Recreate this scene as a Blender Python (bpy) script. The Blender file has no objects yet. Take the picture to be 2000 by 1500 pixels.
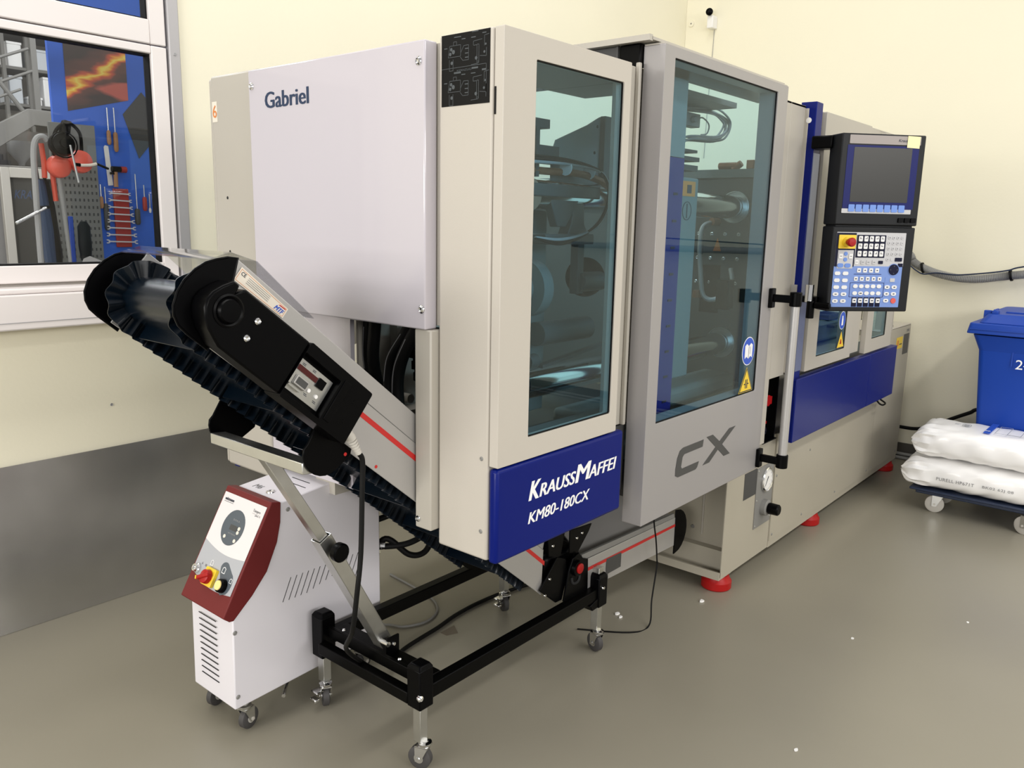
import bpy, bmesh, math, random
from mathutils import Vector, Matrix
random.seed(7)
R_ = math.radians
SC = bpy.context.scene
COL = SC.collection

# ------------------------------------------------------------------ camera, world, lights, exposure
cam_d = bpy.data.cameras.new('camera'); cam = bpy.data.objects.new('camera', cam_d); COL.objects.link(cam)
cam_d.sensor_width = 36.0; cam_d.lens = 1597.0132 / 2000 * 36.0; cam_d.clip_start = 0.02
_yaw, _pitch, _roll = 0.69605771, 0.19489086, -0.01983562
_f = Vector((math.cos(_yaw)*math.cos(_pitch), math.sin(_yaw)*math.cos(_pitch), -math.sin(_pitch)))
_r = Vector((math.sin(_yaw), -math.cos(_yaw), 0)); _d = _f.cross(_r)
_c, _s = math.cos(_roll), math.sin(_roll)
_rr = _r*_c + _d*_s; _dd = -_r*_s + _d*_c
_m = Matrix((( _rr.x, -_dd.x, -_f.x, 0), (_rr.y, -_dd.y, -_f.y, 0), (_rr.z, -_dd.z, -_f.z, 1.5), (0, 0, 0, 1)))
cam.matrix_world = _m
SC.camera = cam

world = bpy.data.worlds.new('room_ambient'); SC.world = world; world.use_nodes = True
bg = world.node_tree.nodes['Background']; bg.inputs[0].default_value = (1.0, 0.98, 0.96, 1); bg.inputs[1].default_value = 0.35

def area(name, x, y, z, sx, sy, power, col=(1, 0.975, 0.935), rx=0, ry=0):
    l = bpy.data.lights.new(name, 'AREA'); l.shape = 'RECTANGLE'; l.size = sx; l.size_y = sy
    l.energy = power; l.color = col
    o = bpy.data.objects.new(name, l); o.location = (x, y, z); o.rotation_euler = (rx, ry, 0); COL.objects.link(o)
    return o
area('ceiling_light_row_rear', 1.5, 2.1, 4.6, 6.0, 0.5, 62)
area('ceiling_light_row_middle', 3.4, -2.0, 4.4, 5.0, 0.5, 92)
area('ceiling_light_far_front', -0.2, -5.6, 2.9, 7.0, 1.2, 200, rx=R_(66))
area('added_light_far_left', -5.2, 1.2, 2.1, 1.3, 6.5, 270, ry=R_(-80))  # added low light for the upright faces, no window is known there
area('workshop_ceiling_light', 1.6, 5.2, 3.6, 3.0, 0.5, 70, (0.95, 0.97, 1.0))

SC.view_settings.view_transform = 'Standard'; SC.view_settings.look = 'None'
SC.view_settings.gamma = 1; SC.view_settings.exposure = 0.48; SC.view_settings.use_curve_mapping = False
try:
    SC.cycles.use_denoising = True; SC.cycles.denoiser = 'OPENIMAGEDENOISE'
    SC.cycles.max_bounces = 8; SC.cycles.transparent_max_bounces = 12; SC.cycles.caustics_reflective = False
    SC.cycles.sample_clamp_indirect = 4.0
except Exception: pass

# ------------------------------------------------------------------ materials
def lin(c):
    return tuple(((v/255)/12.92 if v/255 <= 0.04045 else ((v/255+0.055)/1.055)**2.4) for v in c) + (1,)
def mat(name, rgb, rough=0.5, metal=0.0, bump=0.0, bscale=200, var=0.0, vscale=3.0, coat=0.0, emit=0.0, spec=0.5, aniso=False):
    m = bpy.data.materials.new(name); m.use_nodes = True; nt = m.node_tree; b = nt.nodes['Principled BSDF']
    b.inputs['Base Color'].default_value = lin(rgb); b.inputs['Roughness'].default_value = rough
    b.inputs['Metallic'].default_value = metal; b.inputs['Coat Weight'].default_value = coat
    b.inputs['Specular IOR Level'].default_value = spec
    tc = nt.nodes.new('ShaderNodeTexCoord')
    if var > 0:
        n = nt.nodes.new('ShaderNodeTexNoise'); n.inputs['Scale'].default_value = vscale; n.inputs['Detail'].default_value = 5
        mp = nt.nodes.new('ShaderNodeMapping')
        if aniso: mp.inputs['Scale'].default_value = (1, 1, 14)
        nt.links.new(tc.outputs['Object'], mp.inputs[0]); nt.links.new(mp.outputs[0], n.inputs['Vector'])
        r = nt.nodes.new('ShaderNodeMapRange'); r.inputs[1].default_value = 0.3; r.inputs[2].default_value = 0.7
        r.inputs[3].default_value = 1 - var; r.inputs[4].default_value = 1 + var
        nt.links.new(n.outputs[0], r.inputs[0])
        h = nt.nodes.new('ShaderNodeHueSaturation'); h.inputs['Color'].default_value = lin(rgb)
        nt.links.new(r.outputs[0], h.inputs['Value']); nt.links.new(h.outputs[0], b.inputs['Base Color'])
        r2 = nt.nodes.new('ShaderNodeMapRange'); r2.inputs[1].default_value = 0.3; r2.inputs[2].default_value = 0.7
        r2.inputs[3].default_value = rough*0.88; r2.inputs[4].default_value = min(1, rough*1.12)
        nt.links.new(n.outputs[0], r2.inputs[0]); nt.links.new(r2.outputs[0], b.inputs['Roughness'])
    if bump > 0:
        n2 = nt.nodes.new('ShaderNodeTexNoise'); n2.inputs['Scale'].default_value = bscale; n2.inputs['Detail'].default_value = 3
        nt.links.new(tc.outputs['Object'], n2.inputs['Vector'])
        bp = nt.nodes.new('ShaderNodeBump'); bp.inputs['Strength'].default_value = bump; bp.inputs['Distance'].default_value = 0.002
        nt.links.new(n2.outputs[0], bp.inputs['Height']); nt.links.new(bp.outputs[0], b.inputs['Normal'])
    if emit > 0:
        b.inputs['Emission Color'].default_value = lin(rgb); b.inputs['Emission Strength'].default_value = emit
    return m
def glass(name, tint, ior=1.45, rough=0.0, refl=1.0):
    m = bpy.data.materials.new(name); m.use_nodes = True; nt = m.node_tree
    for n in list(nt.nodes):
        if n.type != 'OUTPUT_MATERIAL': nt.nodes.remove(n)
    out = nt.nodes['Material Output']; t = nt.nodes.new('ShaderNodeBsdfTransparent'); t.inputs[0].default_value = tint + (1,)
    g = nt.nodes.new('ShaderNodeBsdfGlossy'); g.inputs['Roughness'].default_value = rough; g.inputs[0].default_value = (refl, refl, refl, 1)
    lw = nt.nodes.new('ShaderNodeLayerWeight'); lw.inputs[0].default_value = 0.5
    pw = nt.nodes.new('ShaderNodeMath'); pw.operation = 'POWER'; pw.inputs[1].default_value = 5.0; nt.links.new(lw.outputs['Facing'], pw.inputs[0])
    r0 = ((ior-1)/(ior+1))**2
    f = nt.nodes.new('ShaderNodeMath'); f.operation = 'MULTIPLY_ADD'; f.inputs[1].default_value = 1-r0; f.inputs[2].default_value = r0
    nt.links.new(pw.outputs[0], f.inputs[0])
    mx = nt.nodes.new('ShaderNodeMixShader'); nt.links.new(f.outputs[0], mx.inputs[0]); nt.links.new(t.outputs[0], mx.inputs[1])
    nt.links.new(g.outputs[0], mx.inputs[2]); nt.links.new(mx.outputs[0], out.inputs['Surface'])
    return m

M = {}
M['wall'] = mat('pale_yellow_wall_paint', (235, 230, 208), 0.85, bump=0.25, bscale=60, var=0.012, vscale=2)
M['floor'] = mat('grey_beige_floor_coating', (141, 136, 122), 0.33, var=0.035, vscale=1.6, bump=0.04, bscale=90, spec=0.4)
M['cream'] = mat('cream_textured_paint', (188, 182, 172), 0.5, bump=0.12, bscale=420)
M['cream2'] = mat('light_grey_cream_paint', (178, 173, 163), 0.45, bump=0.08, bscale=420)
M['base'] = mat('stone_grey_paint', (170, 164, 149), 0.42, bump=0.06, bscale=420, var=0.02, vscale=4)
M['lilac'] = mat('glossy_white_paint', (193, 188, 195), 0.2, coat=0.25)
M['silver'] = mat('silver_grey_metallic_paint', (158, 155, 155), 0.42, metal=0.25, bump=0.08, bscale=520)
M['grey'] = mat('mid_grey_paint', (128, 127, 124), 0.5)
M['dgrey'] = mat('dark_grey_paint', (66, 66, 66), 0.5)
M['blue'] = mat('deep_blue_gloss_paint', (4, 22, 104), 0.38, coat=0.06, spec=0.15, bump=0.05, bscale=420)
M['black'] = mat('black_plastic', (3, 3, 4), 0.34, spec=0.09)
M['blackm'] = mat('black_painted_steel', (3, 3, 3), 0.38, spec=0.09)
M['rubber'] = mat('black_rubber', (8, 8, 8), 0.6, spec=0.2)
M['belt'] = mat('dark_blue_green_belt', (4, 13, 22), 0.26, spec=0.35)
M['chrome'] = mat('bright_chrome', (225, 225, 225), 0.12, metal=1)
M['steel'] = mat('brushed_steel', (205, 205, 202), 0.34, metal=1, var=0.06, vscale=12)
M['alu'] = mat('anodised_aluminium', (182, 180, 178), 0.42, metal=0.55)
M['stripe'] = mat('red_stripe_film', (190, 36, 34), 0.4)
M['red'] = mat('red_plastic', (160, 20, 20), 0.4, spec=0.3)
M['yellow'] = mat('yellow_plastic', (232, 198, 50), 0.45)
M['white'] = mat('white_plastic', (235, 234, 232), 0.4)
M['frame'] = mat('white_window_frame_coating', (226, 220, 218), 0.35)
M['framegrey'] = mat('silver_window_trim', (176, 174, 176), 0.35, metal=0.3)
M['ink'] = mat('dark_print', (38, 44, 58), 0.5)
M['navyink'] = mat('navy_lettering', (28, 48, 78), 0.4)
M['whiteink'] = mat('white_lettering', (240, 240, 240), 0.4)
M['greyink'] = mat('grey_print', (120, 120, 122), 0.5)
M['faint'] = mat('faint_grey_print', (66, 72, 76), 0.5)
M['burg'] = mat('burgundy_textured_paint', (104, 34, 34), 0.5, spec=0.25, bump=0.1, bscale=500)
M['tcu'] = mat('white_powder_coat', (222, 219, 225), 0.42, bump=0.06, bscale=500)
M['panelgrey'] = mat('grey_panel_film', (168, 170, 175), 0.4)
M['slate'] = mat('slate_panel_film', (78, 86, 94), 0.4)
M['cutout'] = mat('dark_slot_interior', (22, 22, 24), 0.8)
M['hmi'] = mat('anthracite_housing_plastic', (20, 22, 25), 0.45, spec=0.25, bump=0.05, bscale=600)
M['screen'] = mat('switched_off_screen', (46, 46, 44), 0.3, spec=0.3)
M['navy'] = mat('navy_panel_film', (12, 22, 90), 0.4, spec=0.2)
M['dnavy'] = mat('dark_navy_panel_film', (8, 12, 42), 0.4, spec=0.2)
M['keyblue'] = mat('light_blue_key_plastic', (100, 136, 208), 0.4)
M['kpblue'] = mat('light_blue_panel_film', (112, 140, 200), 0.42)
M['kpgrey'] = mat('light_grey_panel_film', (186, 186, 188), 0.42)
M['key'] = mat('pale_key_plastic', (222, 222, 222), 0.42)
M['note'] = mat('pale_yellow_paper', (238, 228, 178), 0.8)
M['sheet'] = mat('brushed_aluminium_sheet', (186, 185, 182), 0.24, metal=0.85, var=0.3, vscale=1.5)  # broad lighter and darker patches stand in for blocks of reflection
M['bin'] = mat('blue_bin_polyethylene', (20, 64, 160), 0.42, spec=0.3)
M['bag'] = mat('white_plastic_film', (252, 251, 250), 0.35, coat=0.2)
M['bagblue'] = mat('blue_bag_print', (44, 84, 190), 0.4)
M['deck'] = mat('dark_blue_dolly_plastic', (26, 40, 66), 0.45)
M['wheelgrey'] = mat('grey_wheel_nylon', (190, 186, 178), 0.45)
M['tyre'] = mat('dark_grey_tyre', (62, 60, 60), 0.6)
M['conduit'] = mat('grey_corrugated_plastic', (140, 140, 138), 0.5)
M['platen'] = mat('grey_cast_iron_paint', (70, 73, 72), 0.5, var=0.05, vscale=6)
M['platelight'] = mat('light_machine_paint', (108, 116, 114), 0.45)
M['copper'] = mat('brown_hose_sleeve', (150, 98, 66), 0.4, metal=0.3)
M['wire'] = mat('grey_cable_sheath', (150, 150, 150), 0.5)
M['orange'] = mat('orange_sticker_film', (214, 128, 60), 0.5)
M['skirt'] = mat('dark_baseboard_vinyl', (74, 70, 64), 0.45)
M['boardblue'] = mat('blue_tool_board', (52, 106, 218), 0.55)
M['peg'] = mat('grey_perforated_board', (118, 120, 118), 0.5)
M['muff'] = mat('red_ear_cup_plastic', (226, 96, 78), 0.4)
M['wood'] = mat('beech_handle_wood', (170, 126, 88), 0.55, var=0.12, vscale=20)
M['redwood'] = mat('red_rack_plastic', (166, 52, 46), 0.5)
M['hall'] = mat('hall_steel_paint', (112, 110, 105), 0.5)
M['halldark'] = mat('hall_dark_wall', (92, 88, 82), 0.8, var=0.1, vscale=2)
M['box'] = mat('grey_storage_box_plastic', (196, 200, 204), 0.5)
M['boxblue'] = mat('blue_storage_box_plastic', (74, 130, 214), 0.5)
M['clothblue'] = mat('blue_umbrella_fabric', (38, 60, 92), 0.7)
M['orangep'] = mat('orange_grip_plastic', (214, 84, 60), 0.45)
M['stk'] = mat('cream_label_film', (226, 218, 204), 0.45)
M['tint'] = glass('tinted_safety_glass', (0.74, 0.91, 0.99), 1.5, 0.0, 0.55)
M['clearglass'] = glass('clear_window_glass', (0.95, 0.96, 0.96), 1.45)
M['film'] = glass('clear_plastic_film', (0.86, 0.87, 0.88), 1.4, 0.08)

# sunset poster: procedural picture on a flat sheet
def poster_mat():
    m = bpy.data.materials.new('sunset_poster_print'); m.use_nodes = True; nt = m.node_tree; b = nt.nodes['Principled BSDF']
    b.inputs['Roughness'].default_value = 0.35
    tc = nt.nodes.new('ShaderNodeTexCoord'); sp = nt.nodes.new('ShaderNodeSeparateXYZ'); nt.links.new(tc.outputs['Object'], sp.inputs[0])
    no = nt.nodes.new('ShaderNodeTexNoise'); no.inputs['Scale'].default_value = 9; no.inputs['Detail'].default_value = 2.5
    mp = nt.nodes.new('ShaderNodeMapping'); mp.inputs['Scale'].default_value = (0.7, 1, 2.2)
    nt.links.new(tc.outputs['Object'], mp.inputs[0]); nt.links.new(mp.outputs[0], no.inputs['Vector'])
    def math_(op, a, bb):
        n = nt.nodes.new('ShaderNodeMath'); n.operation = op
        for i, v in enumerate((a, bb)):
            if hasattr(v, 'is_linked') or hasattr(v, 'links'): nt.links.new(v, n.inputs[i])
            else: n.inputs[i].default_value = v
        return n.outputs[0]
    # streak: z rises with x, wobbling with the noise
    x2 = math_('MULTIPLY', sp.outputs[0], 0.62)
    line = math_('SUBTRACT', sp.outputs[2], math_('ADD', x2, 0.175))
    wob = math_('ADD', line, math_('MULTIPLY', math_('SUBTRACT', no.outputs[0], 0.5), 0.16))
    dist = math_('ABSOLUTE', wob, 0)
    ramp = nt.nodes.new('ShaderNodeValToRGB'); cr = ramp.color_ramp
    cr.elements[0].position = 0.0; cr.elements[0].color = lin((255, 232, 110))
    cr.elements[1].position = 1.0; cr.elements[1].color = lin((70, 58, 56))
    for p, c in ((0.10, (250, 180, 70)), (0.22, (214, 96, 66)), (0.42, (112, 74, 66))):
        e = cr.elements.new(p); e.color = lin(c)
    nt.links.new(math_('MULTIPLY', dist, 9.0), ramp.inputs[0])
    # lower red glow
    low = nt.nodes.new('ShaderNodeValToRGB'); low.color_ramp.elements[0].color = (0, 0, 0, 1); low.color_ramp.elements[1].color = lin((196, 84, 70))
    low.color_ramp.elements[0].position = 0.42; low.color_ramp.elements[1].position = 0.62
    band = math_('MULTIPLY', math_('SUBTRACT', 1.0, math_('MULTIPLY', math_('ABSOLUTE', math_('SUBTRACT', sp.outputs[2], 0.11), 0), 14.0)), 1.15)
    xr = math_('MULTIPLY', math_('ADD', sp.outputs[0], 0.10), 5.0)
    g = math_('MULTIPLY', math_('MAXIMUM', band, 0.0), math_('MAXIMUM', xr, 0.0))
    nt.links.new(math_('MULTIPLY', g, math_('ADD', no.outputs[0], 0.4)), low.inputs[0])
    mx = nt.nodes.new('ShaderNodeMixRGB'); mx.blend_type = 'SCREEN'; mx.inputs[0].default_value = 1
    nt.links.new(ramp.outputs[0], mx.inputs[1]); nt.links.new(low.outputs[0], mx.inputs[2]); nt.links.new(mx.outputs[0], b.inputs['Base Color'])
    return m
M['poster'] = poster_mat()

# ------------------------------------------------------------------ mesh helpers
def V(*a): return Vector(a)
class MB:
    def __init__(s): s.v = []; s.f = []
    def add(s, vs, fs):
        o = len(s.v); s.v += [tuple(v) for v in vs]; s.f += [tuple(i+o for i in f) for f in fs]; return s
    def box(s, x0, x1, y0, y1, z0, z1, T=None):
        vs = [V(x, y, z) for z in (z0, z1) for y in (y0, y1) for x in (x0, x1)]
        if T: vs = [T(*v) for v in vs]
        return s.add(vs, [(0, 2, 3, 1), (4, 5, 7, 6), (0, 1, 5, 4), (2, 6, 7, 3), (0, 4, 6, 2), (1, 3, 7, 5)])
    def prism(s, pts, fn, d0, d1):
        """pts: 2-D outline; fn(a,b,d) -> world point"""
        n = len(pts)
        vs = [fn(a, b, d0) for a, b in pts] + [fn(a, b, d1) for a, b in pts]
        return s.add(vs, [tuple(range(n))[::-1], tuple(range(n, 2*n))] + [(i, (i+1) % n, n+(i+1) % n, n+i) for i in range(n)])
    def ringprism(s, outer, inner, fn, d0, d1):
        """a plate with a hole; outer and inner have the same number of points"""
        n = len(outer)
        vs = [fn(a, b, d) for d in (d0, d1) for L in (outer, inner) for a, b in L]
        fs = []
        for i in range(n):
            j = (i+1) % n
            fs += [(i, n+i, n+j, j), (2*n+i, 2*n+j, 3*n+j, 3*n+i), (i, j, 2*n+j, 2*n+i), (n+i, 3*n+i, 3*n+j, n+j)]
        return s.add(vs, fs)
    def cyl(s, p0, p1, r0, r1=None, n=20, caps=True):
        r1 = r0 if r1 is None else r1
        p0, p1 = V(*p0), V(*p1); ax = (p1-p0).normalized()
        u = ax.orthogonal().normalized(); w = ax.cross(u)
        ring = lambda p, r: [p + (u*math.cos(2*math.pi*i/n) + w*math.sin(2*math.pi*i/n))*r for i in range(n)]
        fs = [(i, (i+1) % n, n+(i+1) % n, n+i) for i in range(n)]
        if caps: fs += [tuple(range(n))[::-1], tuple(range(n, 2*n))]
        return s.add(ring(p0, r0)+ring(p1, r1), fs)
    def lathe(s, p, ax, prof, n=24):
        """prof: list of (distance along axis, radius)"""
        p, ax = V(*p), V(*ax).normalized(); u = ax.orthogonal().normalized(); w = ax.cross(u)
        vs = []
        for d, r in prof:
            vs += [p + ax*d + (u*math.cos(2*math.pi*i/n) + w*math.sin(2*math.pi*i/n))*max(r, 1e-5) for i in range(n)]
        fs = []
        for k in range(len(prof)-1):
            fs += [(k*n+i, k*n+(i+1) % n, (k+1)*n+(i+1) % n, (k+1)*n+i) for i in range(n)]
        fs += [tuple(range(n))[::-1], tuple(range((len(prof)-1)*n, len(prof)*n))]
        return s.add(vs, fs)
    def tube(s, pts, r, n=10, smooth=0, rf=None):
        pts = [V(*p) for p in pts]
        if smooth: pts = catmull(pts, smooth)
        nrm = None; vs = []
        for k, p in enumerate(pts):
            t = (pts[min(k+1, len(pts)-1)] - pts[max(k-1, 0)]).normalized()
            if nrm is None: nrm = t.orthogonal().normalized()
            nrm = (nrm - t*nrm.dot(t)).normalized(); b = t.cross(nrm)
            rr = r if rf is None else rf(k, len(pts))
            vs += [p + (nrm*math.cos(2*math.pi*i/n) + b*math.sin(2*math.pi*i/n))*rr for i in range(n)]
        m = len(pts)
        fs = [(k*n+i, k*n+(i+1) % n, (k+1)*n+(i+1) % n, (k+1)*n+i) for k in range(m-1) for i in range(n)]
        fs += [tuple(range(n))[::-1], tuple(range((m-1)*n, m*n))]
        return s.add(vs, fs)
    def sweep(s, path, sec):
        """rectangular tube between two points: path=(p0,p1), sec=(w,h), side vector horizontal"""
        p0, p1 = V(*path[0]), V(*path[1]); t = (p1-p0).normalized(); side = V(0, 1, 0) if abs(t.y) < 0.5 else V(1, 0, 0)
        side = (side - t*side.dot(t)).normalized(); up = t.cross(side)
        w, h = sec[0]/2, sec[1]/2
        vs = [p + side*a*w + up*b*h for p in (p0, p1) for a, b in ((-1, -1), (1, -1), (1, 1), (-1, 1))]
        return s.add(vs, [(0, 1, 2, 3), (7, 6, 5, 4), (0, 4, 5, 1), (1, 5, 6, 2), (2, 6, 7, 3), (3, 7, 4, 0)])
def catmull(P, k):
    out = []
    for i in range(len(P)-1):
        p0 = P[max(i-1, 0)]; p1 = P[i]; p2 = P[i+1]; p3 = P[min(i+2, len(P)-1)]
        for j in range(k):
            t = j/k
            out.append(0.5*((2*p1) + (p2-p0)*t + (2*p0-5*p1+4*p2-p3)*t*t + (3*p1-p0-3*p2+p3)*t**3))
    out.append(P[-1]); return out

ORG = {}
def tag(o, label=None, cat=None, group=None, kind=None):
    if label: o['label'] = label
    if cat: o['category'] = cat
    if group: o['group'] = group
    if kind: o['kind'] = kind
    return o
def link_mesh(name, me, material, parent=None, bevel=0, smooth=True, **tags):
    xs = [v.co for v in me.vertices]
    lo = Vector([min(c[i] for c in xs) for i in range(3)]); hi = Vector([max(c[i] for c in xs) for i in range(3)])
    c = Vector(((lo.x+hi.x)/2, (lo.y+hi.y)/2, lo.z))
    me.transform(Matrix.Translation(-c)); me.materials.clear(); me.materials.append(material)
    if smooth:
        for p in me.polygons: p.use_smooth = True
        me.set_sharp_from_angle(angle=R_(35))
    o = bpy.data.objects.new(name, me); COL.objects.link(o); ORG[o.name] = c
    if parent: o.parent = parent; o.location = c - ORG[parent.name]
    else: o.location = c
    if bevel:
        b = o.modifiers.new('rounded_edges', 'BEVEL'); b.width = bevel; b.segments = 2; b.limit_method = 'ANGLE'; b.angle_limit = R_(40)
        b.harden_normals = False
    return tag(o, **tags)
def obj(name, mb, material, parent=None, bevel=0, smooth=True, **tags):
    me = bpy.data.meshes.new(name); me.from_pydata(mb.v, [], mb.f)
    bm = bmesh.new(); bm.from_mesh(me); bmesh.ops.recalc_face_normals(bm, faces=bm.faces); bm.to_mesh(me); bm.free()
    return link_mesh(name, me, material, parent, bevel, smooth, **tags)
def empty(name, loc, **tags):
    o = bpy.data.objects.new(name, None); COL.objects.link(o); o.location = loc; o.empty_display_size = 0.1
    ORG[o.name] = V(*loc); return tag(o, **tags)
def box(name, x0, x1, y0, y1, z0, z1, material, parent=None, bevel=0, **tags):
    return obj(name, MB().box(x0, x1, y0, y1, z0, z1), material, parent, bevel, **tags)
def dup_tree(o, delta, label=None):
    c = o.copy(); COL.objects.link(c); c.location = o.location + V(*delta)
    if label: c['label'] = label
    ORG[c.name] = ORG[o.name] + V(*delta)
    for ch in [x for x in COL.objects if x.parent == o]:
        k = ch.copy(); COL.objects.link(k); k.parent = c
        for g in [x for x in COL.objects if x.parent == ch]:
            q = g.copy(); COL.objects.link(q); q.parent = k
    return c
def text(s, name, p0, u, v, w, h, material, parent=None, bold=0.0, shear=0.0, depth=0.0006, spacing=1.0, **tags):
    cu = bpy.data.curves.new(name, 'FONT'); cu.body = s; cu.space_character = spacing; cu.resolution_u = 3
    t = bpy.data.objects.new(name, cu); COL.objects.link(t)
    dg = bpy.context.evaluated_depsgraph_get(); dg.update()
    me = bpy.data.meshes.new_from_object(t.evaluated_get(dg)); bpy.data.objects.remove(t)
    xs = [q.co.x for q in me.vertices]; ys = [q.co.y for q in me.vertices]
    x0, x1, y0, y1 = min(xs), max(xs), min(ys), max(ys)
    p0, u, v = V(*p0), V(*u).normalized(), V(*v).normalized(); n = u.cross(v)
    nb = 3 if bold else 1; wi = w - abs(shear)*h - bold*h
    bm = bmesh.new()
    for kk in range(nb):
        n0 = len(bm.verts); bm.from_mesh(me); bm.verts.ensure_lookup_table()
        for q in bm.verts[n0:]:
            a = (q.co.x-x0)/(x1-x0); b = (q.co.y-y0)/(y1-y0); bo = bold*h*kk/max(1, nb-1)
            q.co = p0 + u*(a*wi + b*h*shear + bo) + v*(b*h*(1-0.0*kk)) + n*(depth + 0.00006*kk)
    fs = list(bm.faces); r = bmesh.ops.extrude_face_region(bm, geom=fs)
    for g in r['geom']:
        if isinstance(g, bmesh.types.BMVert): g.co -= n*depth*0.9
    bmesh.ops.recalc_face_normals(bm, faces=bm.faces); bm.to_mesh(me); bm.free()
    return link_mesh(name, me, material, parent, 0, False, **tags)

XZ = lambda Y: (lambda a, b, d: V(a, Y+d, b))      # plane facing -Y: outline in x,z
YZ = lambda X: (lambda a, b, d: V(X+d, a, b))      # plane facing -X: outline in y,z
def rect(a0, a1, b0, b1): return [(a0, b0), (a1, b0), (a1, b1), (a0, b1)]
def circ(a, b, r, n=24, ry=None): return [(a+r*math.cos(2*math.pi*i/n), b+(ry or r)*math.sin(2*math.pi*i/n)) for i in range(n)]
def rrect(a0, a1, b0, b1, r, n=4):
    out = []
    for cx, cy, s in ((a1-r, b1-r, 0), (a0+r, b1-r, 90), (a0+r, b0+r, 180), (a1-r, b0+r, 270)):
        for i in range(n+1):
            t = R_(s+90*i/n); out.append((cx+r*math.cos(t), cy+r*math.sin(t)))
    return out

# ------------------------------------------------------------------ the setting
box('floor', -2.5, 8.0, -3.5, 9.0, -0.05, 0.0, M['floor'], kind='structure')
WY, EX = 3.20, 5.76
wb = MB()
wb.box(-2.5, 0.1, WY, WY+0.06, 0, 3.6); wb.box(1.72, EX+0.2, WY, WY+0.06, 0, 3.6)
wb.box(0.1, 1.72, WY, WY+0.06, 0, 1.235); wb.box(0.1, 1.72, WY, WY+0.06, 2.95, 3.6)
obj('wall_back', wb, M['wall'], smooth=False, kind='structure')
box('wall_end', EX, EX+0.2, -3.5, WY-0.001, 0, 3.6, M['wall'], kind='structure')
bb = MB().box(EX-0.012, EX-0.001, -3.5, WY-0.02, 0.002, 0.105)
obj('baseboard_end', bb, M['skirt'], kind='structure', bevel=0.003)
obj('trim_1', MB().cyl((EX-0.03, -3.4, 0.035), (EX-0.03, WY-0.05, 0.035), 0.011, n=10).cyl((EX-0.045, -3.4, 0.012), (EX-0.045, WY-0.05, 0.012), 0.011, n=10), M['conduit'], kind='structure')
obj('baseboard_back', MB().box(-2.5, EX-0.05, WY-0.012, WY-0.001, 0.002, 0.105), M['skirt'], kind='structure', bevel=0.003)

win = empty('window_1', (0.9, WY, 1.235), kind='structure')
f = MB()                                                             # outer silver trim
f.box(1.702, 1.748, WY-0.018, WY+0.05, 1.24, 3.0); f.box(0.055, 0.10, WY-0.018, WY+0.05, 1.24, 3.0); f.box(0.10, 1.702, WY-0.018, WY+0.05, 2.95, 3.0)
obj('outer_frame', f, M['framegrey'], win, bevel=0.004)
def ring_box(x0, x1, z0, z1, w, y0, y1, wb_=None, wt=None):
    q = MB(); wb_ = wb_ or w; wt = wt or w
    q.box(x0, x0+w, y0, y1, z0, z1); q.box(x1-w, x1, y0, y1, z0, z1)
    q.box(x0+w, x1-w, y0, y1, z0, z0+wb_); q.box(x0+w, x1-w, y0, y1, z1-wt, z1); return q
obj('sash', ring_box(0.11, 1.695, 1.255, 2.135, 0.062, WY-0.01, WY+0.05, 0.062, 0.03), M['frame'], win, bevel=0.004)
obj('sash', ring_box(0.11, 1.695, 2.14, 2.945, 0.062, WY-0.01, WY+0.05, 0.088, 0.06), M['frame'], win, bevel=0.004)
obj('gasket', ring_box(0.172, 1.634, 1.316, 2.106, 0.007, WY+0.005, WY+0.045), M['rubber'], win)
obj('gasket', ring_box(0.172, 1.634, 2.227, 2.886, 0.007, WY+0.005, WY+0.045), M['rubber'], win)
box('pane', 0.178, 1.628, WY+0.022, WY+0.028, 1.322, 2.10, M['clearglass'], win)
box('pane', 0.178, 1.628, WY+0.022, WY+0.028, 2.233, 2.88, M['clearglass'], win)
obj('screw', MB().lathe((1.724, WY-0.018, 2.116), (0, -1, 0), [(0, 0.006), (0.003, 0.005)], 12), M['chrome'], win)
s = MB().box(0.05, 1.75, 3.085, WY-0.0005, 1.103, 1.225).box(0.05, 1.75, 3.10, WY-0.0005, 1.2255, 1.244)
obj('window_sill', s, M['frame'], win, bevel=0.006)
obj('sill_groove', MB().box(0.06, 1.74, 3.0835, 3.085, 1.128, 1.131), M['framegrey'], win)

# ------------------------------------------------------------------ things on and by the walls
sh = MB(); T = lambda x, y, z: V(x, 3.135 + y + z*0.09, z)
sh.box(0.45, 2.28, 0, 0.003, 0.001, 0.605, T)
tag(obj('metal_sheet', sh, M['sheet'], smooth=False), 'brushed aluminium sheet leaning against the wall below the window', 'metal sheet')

CY = [(1.485, 1.364), (1.44, 1.308), (1.384, 1.272), (1.291, 1.238), (1.172, 1.216), (1.058, 1.216), (0.95, 1.235), (0.885, 1.247), (0.82, 1.257), (0.719, 1.28)]
CY = [(2.05, 1.56), (1.75, 1.52)] + CY + [(0.3, 1.33), (-0.4, 1.33), (-1.6, 1.33)]
con = empty('conduit_hose', (5.68, 1.2, 1.2)); tag(con, 'grey corrugated conduit hose sagging along the end wall above the blue bin', 'hose')
obj('corrugated_hose', MB().tube([(5.70, a, b) for a, b in CY], 0.025, n=12, smooth=24, rf=lambda k, n: 0.026 if k % 2 else 0.0225), M['conduit'], con)
TH = [(1.9, 1.52), (1.62, 1.42), (1.457, 1.291), (1.407, 1.252), (1.36, 1.231), (1.287, 1.242), (1.17, 1.236), (1.004, 1.257), (0.898, 1.278), (0.822, 1.303), (0.5, 1.36), (-1.2, 1.42)]
obj('thin_cable', MB().tube([(5.668, a, b) for a, b in TH], 0.0045, n=6, smooth=6), M['deck'], con, label='thin dark cable tied along the hose')
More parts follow.
